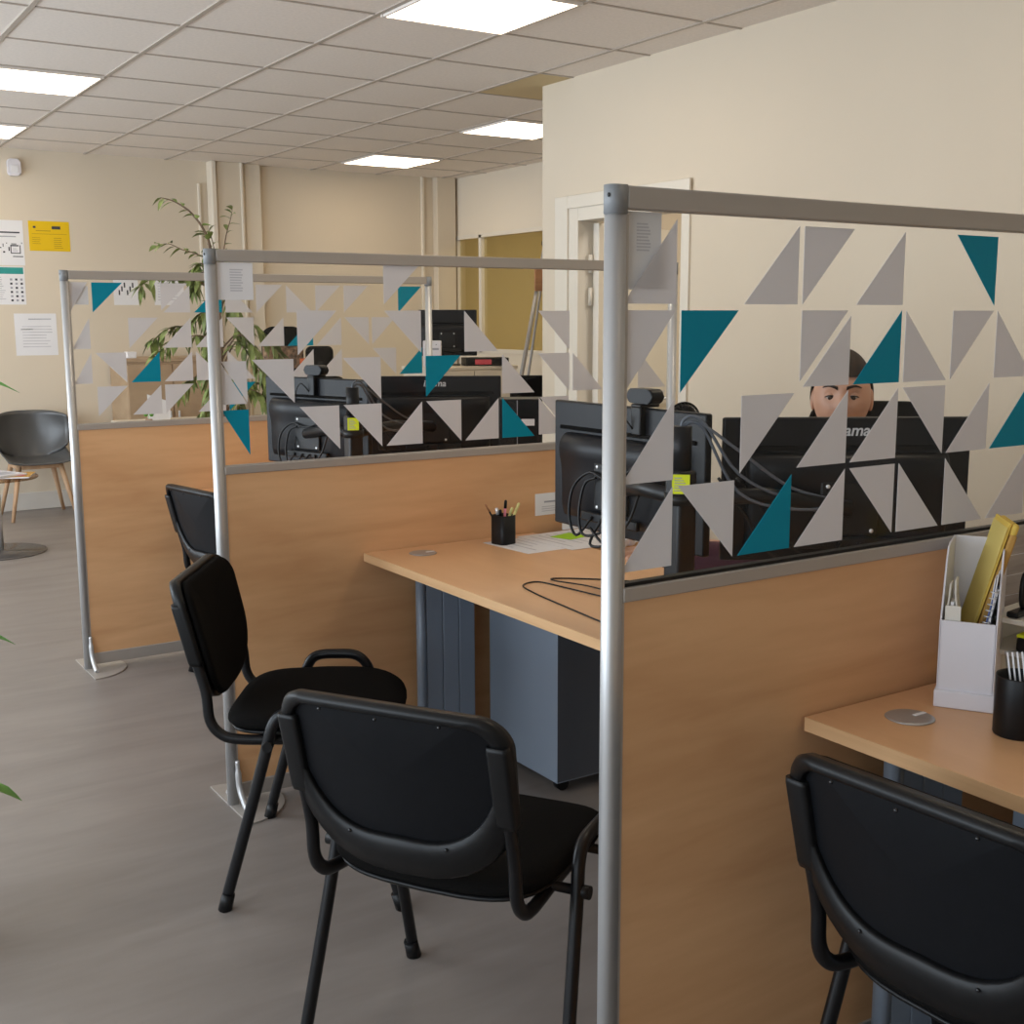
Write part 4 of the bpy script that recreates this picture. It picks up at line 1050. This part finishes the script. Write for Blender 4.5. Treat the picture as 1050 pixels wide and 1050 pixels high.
hang_sheet('letter', 'white printed letter on the back wall beside the farthest partition post', 'letter', 1.845, 2.16, 1.225, 1.552, yb, lambda b, y: (paper_lines(b, 1.90, 2.13, 1.29, 1.47, 8, y, 3, .3), b.box(1.95, 2.12, y - .0006, y, 1.505, 1.512, mi=2), b.box(1.89, 1.98, y - .0006, y, 1.425, 1.432, mi=2)))
hang_sheet('poster', 'small white poster with black sketches on the back wall, seen through the farthest partition glass', 'poster', 2.62, 2.82, 1.62, 1.86, yb, lambda b, y: [b.box(2.66 + .022 * k, 2.672 + .022 * k, y - .0006, y, 1.70 + .03 * (k % 3), 1.74 + .03 * (k % 3), mi=1) for k in range(6)])
hang_sheet('letter', 'pale printed page on the back wall behind the upper ficus leaves', 'letter', 2.95, 3.2, 1.62, 1.88, yb, lambda b, y: paper_lines(b, 2.98, 3.17, 1.66, 1.84, 8, y, 3, .3))
t = thing('motion_sensor', 'white motion sensor high on the back wall near the ceiling', 'sensor', (1.915, YW, 2.595))
MB().prism(rrect(-.047, .047, 0, .125, .022), 'y', -.05, -.001, bev=.010).build('housing', M['white_plastic'], t)
MB().box(-.03, .03, -.054, -.049, .02, .075, .006).build('lens', M['paper'], t)

# ------------------------------------------------------------------ waiting corner
t = thing('shell_chair', 'grey plastic shell chair with oak legs by the back wall', 'chair', (1.86, 9.60, 0), -PI / 2)
def shellpt(u, v):
    # u across -1..1, v 0 front of seat .. 1 top of back
    U = (u - .5) * 2
    if v < .5:
        q = v / .5; x = .24 - .42 * q; z = .445 - .012 * math.sin(q * PI) - .02 * (1 - q) ** 4; w = .235 + .015 * q
        z += .10 * abs(U) ** 3.2 * (.25 + .75 * q)
    else:
        q = (v - .5) / .5; x = -.18 - .075 * q - .02 * math.sin(q * PI); z = .445 + .36 * q ** 1.15; w = .25 + .045 * math.sin(q * PI * .6) - .03 * q ** 3
        z += .10 * abs(U) ** 3.2 * (1 - q) - .035 * abs(U) ** 4 * q
        x += (.16 + .03 * q) * abs(U) ** 2.2
    return (x, U * w, z)
MB().sheet(shellpt, 20, 24, .009).build('shell', M['grey_shell'], t)
b = MB()
for s in (1, -1): b.box(-.16, .16, s * .15 - .018, s * .15 + .018, .385, .42, .006)
b.box(.13, .165, -.15, .15, .385, .42, .006); b.box(-.165, -.13, -.15, .15, .385, .42, .006)
b.build('seat_frame', M['oak'], t)
for sx in (1, -1):
    for sy in (1, -1):
        MB().tube([(sx * .15, sy * .15, .41), (sx * .235, sy * .235, 0)], [.021, .013], 12).build('leg', M['oak'], t)
t = thing('coffee_table', 'round glass coffee table with a dark disc base at the left edge', 'table', (1.33, 8.20, 0))
MB().lathe([(.29, 0), (.292, .004), (.288, .010), (.04, .014), (.03, .02), (.001, .02)], 48).build('base', M['disc'], t)
MB().cyl((0, 0, .02), (0, 0, .485), .028, 20).build('column', M['alu'], t)
MB().lathe([(.001, .486), (.262, .486), (.266, .490), (.266, .496), (.262, .50), (.001, .50)], 48).build('glass_top', M['table_glass'], t)
def magazine(label, x, y, z, rz, w, d, h, m, m2):
    t = thing('magazine', label, 'magazine', (x, y, z), rz)
    MB().box(-w / 2, w / 2, -d / 2, d / 2, 0, h, .001).build('pages', M['paper'], t)
    c = MB().box(-w / 2, w / 2, -d / 2, d / 2, h, h + .001).build('cover', M[m], t)
    MB().box(-w * .35, w * .3, -d * .3, d * .1, h + .001, h + .0014).build('picture', M[m2], t)
magazine('magazine with an orange-brown cover lying at the right of the glass coffee table', 1.455, 8.155, .5005, rad(-20), .20, .27, .008, 'kraft', 'red')
magazine('pale magazine lying on top of the pile at the left edge of the glass table', 1.36, 8.19, .5105, rad(25), .21, .28, .010, 'pale_ink', 'grey_ink')

# ------------------------------------------------------------------ plants
def leaf(b, base, d, L, W, droop, mi=0, fold=.25):
    """leaf blade along d, sagging"""
    d = Vector(d).normalized(); side = d.cross(Vector((0, 0, 1)))
    if side.length < .05: side = Vector((1, 0, 0))
    side.normalize(); side = (side + Vector((random.uniform(-.3, .3), random.uniform(-.3, .3), random.uniform(-.5, .5)))).normalized()
    up_ = side.cross(d).normalized()
    prof = [(0, .02), (.15, .55), (.38, 1), (.62, .85), (.85, .38), (1.0, .02)]
    rows = []
    for s, w in prof:
        c = Vector(base) + d * (L * s) - Vector((0, 0, 1)) * droop * L * s * s
        rows.append([b.bm.verts.new(c + side * (W * w / 2) + up_ * (fold * W * w / 2)), b.bm.verts.new(c), b.bm.verts.new(c - side * (W * w / 2) + up_ * (fold * W * w / 2))])
    for a, c in zip(rows[:-1], rows[1:]):
        for k in range(2):
            f = b.bm.faces.new((a[k], a[k + 1], c[k + 1], c[k])); f.smooth = True; f.material_index = mi
random.seed(11)
FX, FY = 2.245, 6.41
RT = Vector((.839, -.545, 0)); DP = Vector((.545, .839, 0))
def fpx(x, y, dep=0.0):
    s = .00544
    return RT * ((x - 213) * s) + DP * dep + Vector((0, 0, 1.5 - (y - 329) * s))
t = thing('potted_ficus', 'tall potted weeping ficus standing behind the farthest partition', 'plant', (FX, FY, 0))
MB().lathe([(.13, 0), (.17, .30), (.185, .31), (.185, .35), (.17, .35), (.165, .31), (.001, .30)], 28).build('pot', M['pot'], t)
MB().lathe([(.001, .318), (.16, .318), (.16, .30), (.001, .30)], 20).build('soil', M['soil'], t)
BR = [([(214, 560), (212, 430), (214, 350), (212, 300), (208, 262), (203, 243), (190, 224), (174, 213), (160, 209)], 4),
      ([(213, 350), (217, 290), (223, 250), (229, 230), (231, 221)], 5), ([(212, 300), (205, 272), (193, 264), (180, 260), (166, 254), (153, 256)], 5),
      ([(214, 320), (213, 275), (210, 252), (207, 242)], 4), ([(213, 345), (200, 322), (182, 334), (163, 338), (146, 351)], 0), ([(213, 355), (195, 345), (172, 350), (152, 364)], 0),
      ([(214, 370), (232, 345), (249, 356), (259, 382)], 0), ([(214, 380), (230, 352), (246, 370), (264, 402)], 0), ([(213, 330), (203, 296), (184, 287), (160, 286), (146, 297)], 1),
      ([(213, 400), (200, 383), (182, 390), (171, 402)], 0), ([(213, 430), (228, 400), (253, 402), (266, 420)], 0), ([(213, 430), (200, 412), (190, 425), (182, 436)], 0),
      ([(213, 330), (222, 296), (229, 315), (231, 345)], 0), ([(213, 340), (202, 312), (199, 335), (196, 372)], 0), ([(213, 380), (206, 345), (203, 375), (205, 415)], 0),
      ([(213, 310), (200, 275), (190, 280), (186, 296)], 1), ([(213, 300), (216, 270), (219, 290), (220, 320)], 0), ([(213, 420), (222, 385), (228, 410), (231, 430)], 0),
      ([(213, 360), (240, 335), (258, 350), (266, 366)], 0), ([(213, 430), (236, 395), (262, 398), (270, 412)], 0), ([(213, 300), (206, 283), (196, 285), (192, 300)], 0)]
w = MB(); lv = MB()
for bi, (pts, bare) in enumerate(BR):
    dep = 0.0 if bi < 4 else random.uniform(-.22, .22)
    n = len(pts)
    p = smooth_path([fpx(x, y, dep * i / (n - 1)) for i, (x, y) in enumerate(pts)], 6)
    p = ([Vector((0, 0, .30))] if bi == 0 else []) + p
    r0 = .016 if bi == 0 else .006
    w.tube(p, [r0 * (1 - .85 * i / (len(p) - 1)) for i in range(len(p))], 7)
    start = len(p) * (.5 if bi == 0 else .25)
    i = start
    while i < len(p):
        q = p[min(int(i), len(p) - 1)]; dd = (p[min(int(i) + 1, len(p) - 1)] - p[max(int(i) - 1, 0)]).normalized()
        for s in ((1, -1) if bare < 4 else (random.choice((1, -1)),)):
            a = random.uniform(0, 2 * PI)
            dr = dd * .55 + RT * s * random.uniform(.1, .8) + DP * random.uniform(-.7, .7) + Vector((0, 0, random.uniform(-.75, .15) if bare < 4 else random.uniform(-.4, .4)))
            leaf(lv, q, dr, random.uniform(.055, .088), random.uniform(.022, .034), random.uniform(.2, .6))
        i += .8 if bare < 4 else 1.7
w.build('trunk', M['bark'], t); lv.build('foliage', M['leaf'], t)
# leafy plant in the aisle, only leaf tips reach into view
t = thing('potted_plant', 'bright green leafy plant whose leaf tips poke in at the left edge', 'plant', (.235, 2.95, 0))
MB().lathe([(.10, 0), (.135, .26), (.142, .27), (.142, .30), (.13, .30), (.125, .27), (.001, .26)], 28).build('pot', M['white_plastic'], t)
MB().lathe([(.001, .278), (.125, .278), (.125, .26), (.001, .26)], 20).build('soil', M['soil'], t)
def apx(x, y, dep=0.0):
    s = 2.6 / 1213
    return RT * ((x + 130) * s) + DP * dep + Vector((0, 0, 1.5 - (y - 329) * s))
st = MB(); lv = MB(); random.seed(5)
st.tube(smooth_path([(0, 0, .27), (.01, .01, .6), (-.01, .0, 1.0), (0, 0, 1.38)], 6), [.008] * 12 + [.005] * 7, 8)
def bigleaf(b0, tip, W):
    d = Vector(tip) - Vector(b0)
    leaf(lv, b0, d + Vector((0, 0, d.length * .18)), d.length, W, .18, fold=.2)
for (x, y, bx, by, W, z0) in ((22, 402, -60, 378, .10, 1.34), (0, 668, -65, 650, .09, .9), (-7, 842, -70, 818, .09, .55)):
    b0 = apx(bx, by); st.tube(smooth_path([(0, 0, z0), (Vector((0, 0, z0)) + b0) * .5 + Vector((0, 0, .05)), b0], 5), .004, 6); bigleaf(b0, apx(x, y), W)
for k in range(16):
    a = random.uniform(rad(75), rad(260)); z = .5 + .9 * k / 16
    d = RT * math.cos(a) + DP * math.sin(a); b0 = d * .12 + Vector((0, 0, z + .05))
    st.tube(smooth_path([(0, 0, z - .05), d * .06 + Vector((0, 0, z + .03)), b0], 5), .004, 6); bigleaf(b0, d * .30 + Vector((0, 0, z - .02)), .10)
st.build('stem', M['leaf_bright'], t); lv.build('foliage', M['leaf_bright'], t)

# ------------------------------------------------------------------ far work area seen through the screens
t = thing('sideboard', 'low brown wooden sideboard against the back wall, behind the ficus', 'sideboard', (2.85, 9.68, 0))
MB().box(-.30, .42, -.22, .27, .06, 1.17, .003).build('body', M['dull_wood'], t); MB().box(-.31, .43, -.235, .275, 1.17, 1.20, .003).build('top', M['dull_wood'], t)
MB().box(-.28, .40, -.2, .25, 0, .06).build('plinth', M['steel_dark'], t)
for k in range(2):
    d_ = MB().box(-.295 + .36 * k, .055 + .36 * k, -.236, -.221, .08, 1.15, .002).build('door', M['dull_wood'], t)
    MB().box(.02 + .07 * k, .035 + .07 * k, -.25, -.236, .62, .78, .003).build('handle', M['alu'], d_)
t = thing('box', 'small white box on the left end of the brown sideboard', 'box', (2.62, 9.6, 1.2))
MB().box(-.03, .04, -.05, .05, 0.0005, .045, .003).build('carton', M['paper'], t); MB().box(-.032, .042, -.052, .052, .03, .05, .003).build('lid', M['paper'], t)
t = thing('side_table', 'white side table holding papers behind the farthest partition', 'table', (2.75, 8.75, 0))
MB().box(-.45, .5, -.25, .28, .735, .76, .003).build('tabletop', M['white_lacquer'], t)
for sx in (-.42, .47):
    for sy in (-.22, .25): MB().box(sx - .02, sx + .02, sy - .02, sy + .02, 0, .735).build('leg', M['white_lacquer'], t)
t = thing('brochure_stand', 'white tilted sheets standing on the white side table', 'sheets', (2.50, 8.75, .7605))
MB().prism([(0, 0), (.16, 0), (.165, .14), (.0, .20)], 'y', -.004, .004).build('front_sheet', M['paper'], t)
MB().prism([(.02, 0), (.05, 0), (.05, .12), (.02, .13)], 'y', .004, .08).build('support', M['paper'], t)
t = thing('seedling', 'tiny two-leaved seedling in a pot on the side table', 'plant', (2.46, 8.6, .7605))
MB().lathe([(.02, 0), (.026, .03), (.022, .03), (.001, .025)], 14).build('pot', M['pot'], t)
b = MB(); b.tube([(0, 0, .025), (0, 0, .06)], .002, 6)
for s in (1, -1): b.ball(RT * s * .02 + Vector((0, 0, .065)), .017, (1, .5, 1), 10); 
b.build('leaves', M['leaf_bright'], t)
t = office_chair('brown-cushioned high office chair with a patterned cloth, seen through two partition glasses', 3.05, 7.6, rad(75), 1.455, .13, h=.42)
b = MB(); b.sheet(lambda u, v: (-.345 + .004 * math.sin(u * 20), (u - .5) * .25, 1.19 + .14 * v), 10, 6, .012); b.sheet(lambda u, v: (-.40 + .004 * math.sin(u * 20), (u - .5) * .25, 1.19 + .14 * v), 10, 6, .012)
b.build('patterned_cloth', M['scarf'], t)
MB().sheet(lambda u, v: (-.41 + .01 * math.sin(v * 9), -.10 - .10 * u * (1 - abs(v - .5)), 1.12 + .13 * v), 8, 8, .012).build('orange_cloth', M['orange'], t)
t = office_chair('black office chair with a small headrest, behind the left far monitor', 2.844, 6.48, rad(70), 1.185, .155)
plate(MB(), rrect(-.077, .077, 1.222, 1.352, .032, 6), lambda a, c: -.345 + .03 * (a / .077) ** 2, .018, .014, axis='x').build('headrest', M['black_fabric'], t)
MB().box(-.372, -.362, -.015, .015, 1.08, 1.27, .003).build('headrest_bar', M['black_plastic'], t)
t = thing('computer_tower', 'black computer tower with a white label beside the right far monitor', 'computer', (2.50, 3.79, DZ), rad(-33))
MB().box(-.08, .08, -.07, .07, .006, .445, .004).build('case', M['black_plastic'], t)
MB().box(.005, .055, -.0712, -.0702, .345, .370).build('label', M['paper'], t)
MB().box(-.012, -.009, -.0712, -.0702, .01, .44).build('seam', M['grey_ink'], t)
for sx in (-.06, .06): MB().box(sx - .012, sx + .012, -.06, .06, 0, .006).build('foot', M['screen'], t)
t = thing('storage_cabinet', 'white storage cabinet in the far corner with a binder lying on top', 'cabinet', (4.78, 8.1, 0))
MB().box(-.40, .40, -.2, .2, .05, 1.11, .003).build('body', M['white_lacquer'], t); MB().box(-.41, .41, -.21, .21, 1.11, 1.135, .003).build('top', M['white_lacquer'], t)
MB().box(-.38, .38, -.18, .18, 0, .05).build('plinth', M['steel_dark'], t)
for k in range(2):
    d_ = MB().box(-.395 + .4 * k, -.005 + .4 * k, -.216, -.201, .06, 1.10, .002).build('door', M['white_lacquer'], t)
    MB().box(-.05 + .07 * k, -.035 + .07 * k, -.23, -.216, .55, .70, .003).build('handle', M['alu'], d_)
t = thing('binder', 'black binder with a red label lying on the white storage cabinet', 'binder', (4.95, 8.0, 1.1355), rad(-20))
MB().box(-.17, .17, -.10, .12, 0.0, .062, .004).build('cover', M['black_plastic'], t)
MB().box(-.10, .03, -.1012, -.1002, .012, .05).build('label', M['red'], t)
m_ = monitor('dark monitor standing on the white storage cabinet in the far corner', (4.74, 8.22), 1.21, rad(-31), w=.46, h=.36, logo=False)
MB().box(-.10, .10, -.06, .09, -.0745, -.066, .003).build('foot', M['black_plastic'], m_); MB().box(-.03, .03, -.045, -.012, -.066, .09, .003).build('neck', M['black_plastic'], m_)
t = thing('label_printer', 'small white device in front of the dark far monitor', 'printer', (4.475, 8.0, 1.1355), rad(-30))
MB().box(-.07, .07, -.06, .06, 0, .20, .008).build('body', M['white_plastic'], t); MB().box(-.05, .05, -.0612, -.059, .13, .145).build('slot', M['grey_ink'], t)
MB().ball((.03, -.061, .17), .004, (1, .4, 1), 8).build('button', M['ink'], t)
office_chair('black office chair in the far corner beside the grey easel leg', 4.70, 6.95, rad(60), 1.12, .18)
t = thing('easel', 'grey tubular easel leaning beside the far glazed wall', 'easel', (5.1, 7.4, 0))
for p, q in (((4.62, 7.35, 0), (5.115, 7.4, 2.06)), ((5.62, 7.35, 0), (5.17, 7.4, 2.06))):
    MB().tube([p, q], .016, 12).build('leg', M['tube_grey'], t, world=True)
MB().tube([(5.14, 7.95, 0), (5.14, 7.42, 2.03)], .010, 12).build('rear_leg', M['tube_grey'], t, world=True)
MB().box(5.0, 5.45, 7.37, 7.385, 1.70, 1.87, .004).build('cross_board', M['board_wood'], t, world=True)
MB().cyl((5.10, 7.41, 2.05), (5.19, 7.41, 2.05), .024, 14).build('hinge', M['black_plastic'], t, world=True)

# ------------------------------------------------------------------ light
def area(name, loc, rot, sx, sy, e, col):
    l = bpy.data.lights.new(name, 'AREA'); l.shape = 'RECTANGLE'; l.size = sx; l.size_y = sy; l.energy = e; l.color = col
    o = bpy.data.objects.new(name, l); COL.objects.link(o); o.location = loc; o.rotation_euler = rot
    return o
for (a, c), e in zip(WIN, (22, 52, 72, 82)):
    area('window_daylight', (XL - .12, (a + c) / 2, 1.5), (0, rad(-90), 0), 1.95, c - a - .1, e, (.80, .90, 1.0))
area('office_fill', (7.0, 8.0, H - .05), (0, 0, 0), .6, .6, 34, (1, .90, .72))  # unseen lamp added to brighten the room behind the glazing
area('side_room_fill', (4.95, 3.9, H - .05), (0, 0, 0), .6, .6, 24, (1, .95, .88))  # added fill with no visible fitting, brightens the room behind the door
wd = bpy.data.worlds.new('world'); SC.world = wd; wd.use_nodes = True
wd.node_tree.nodes['Background'].inputs[0].default_value = (.75, .87, 1.0, 1); wd.node_tree.nodes['Background'].inputs[1].default_value = 0.6
SC.view_settings.view_transform = 'Standard'; SC.view_settings.look = 'None'
SC.view_settings.exposure = 0.40; SC.view_settings.gamma = 1.0; SC.view_settings.use_curve_mapping = False
SC.cycles.max_bounces = 10; SC.cycles.diffuse_bounces = 5; SC.cycles.transparent_max_bounces = 24
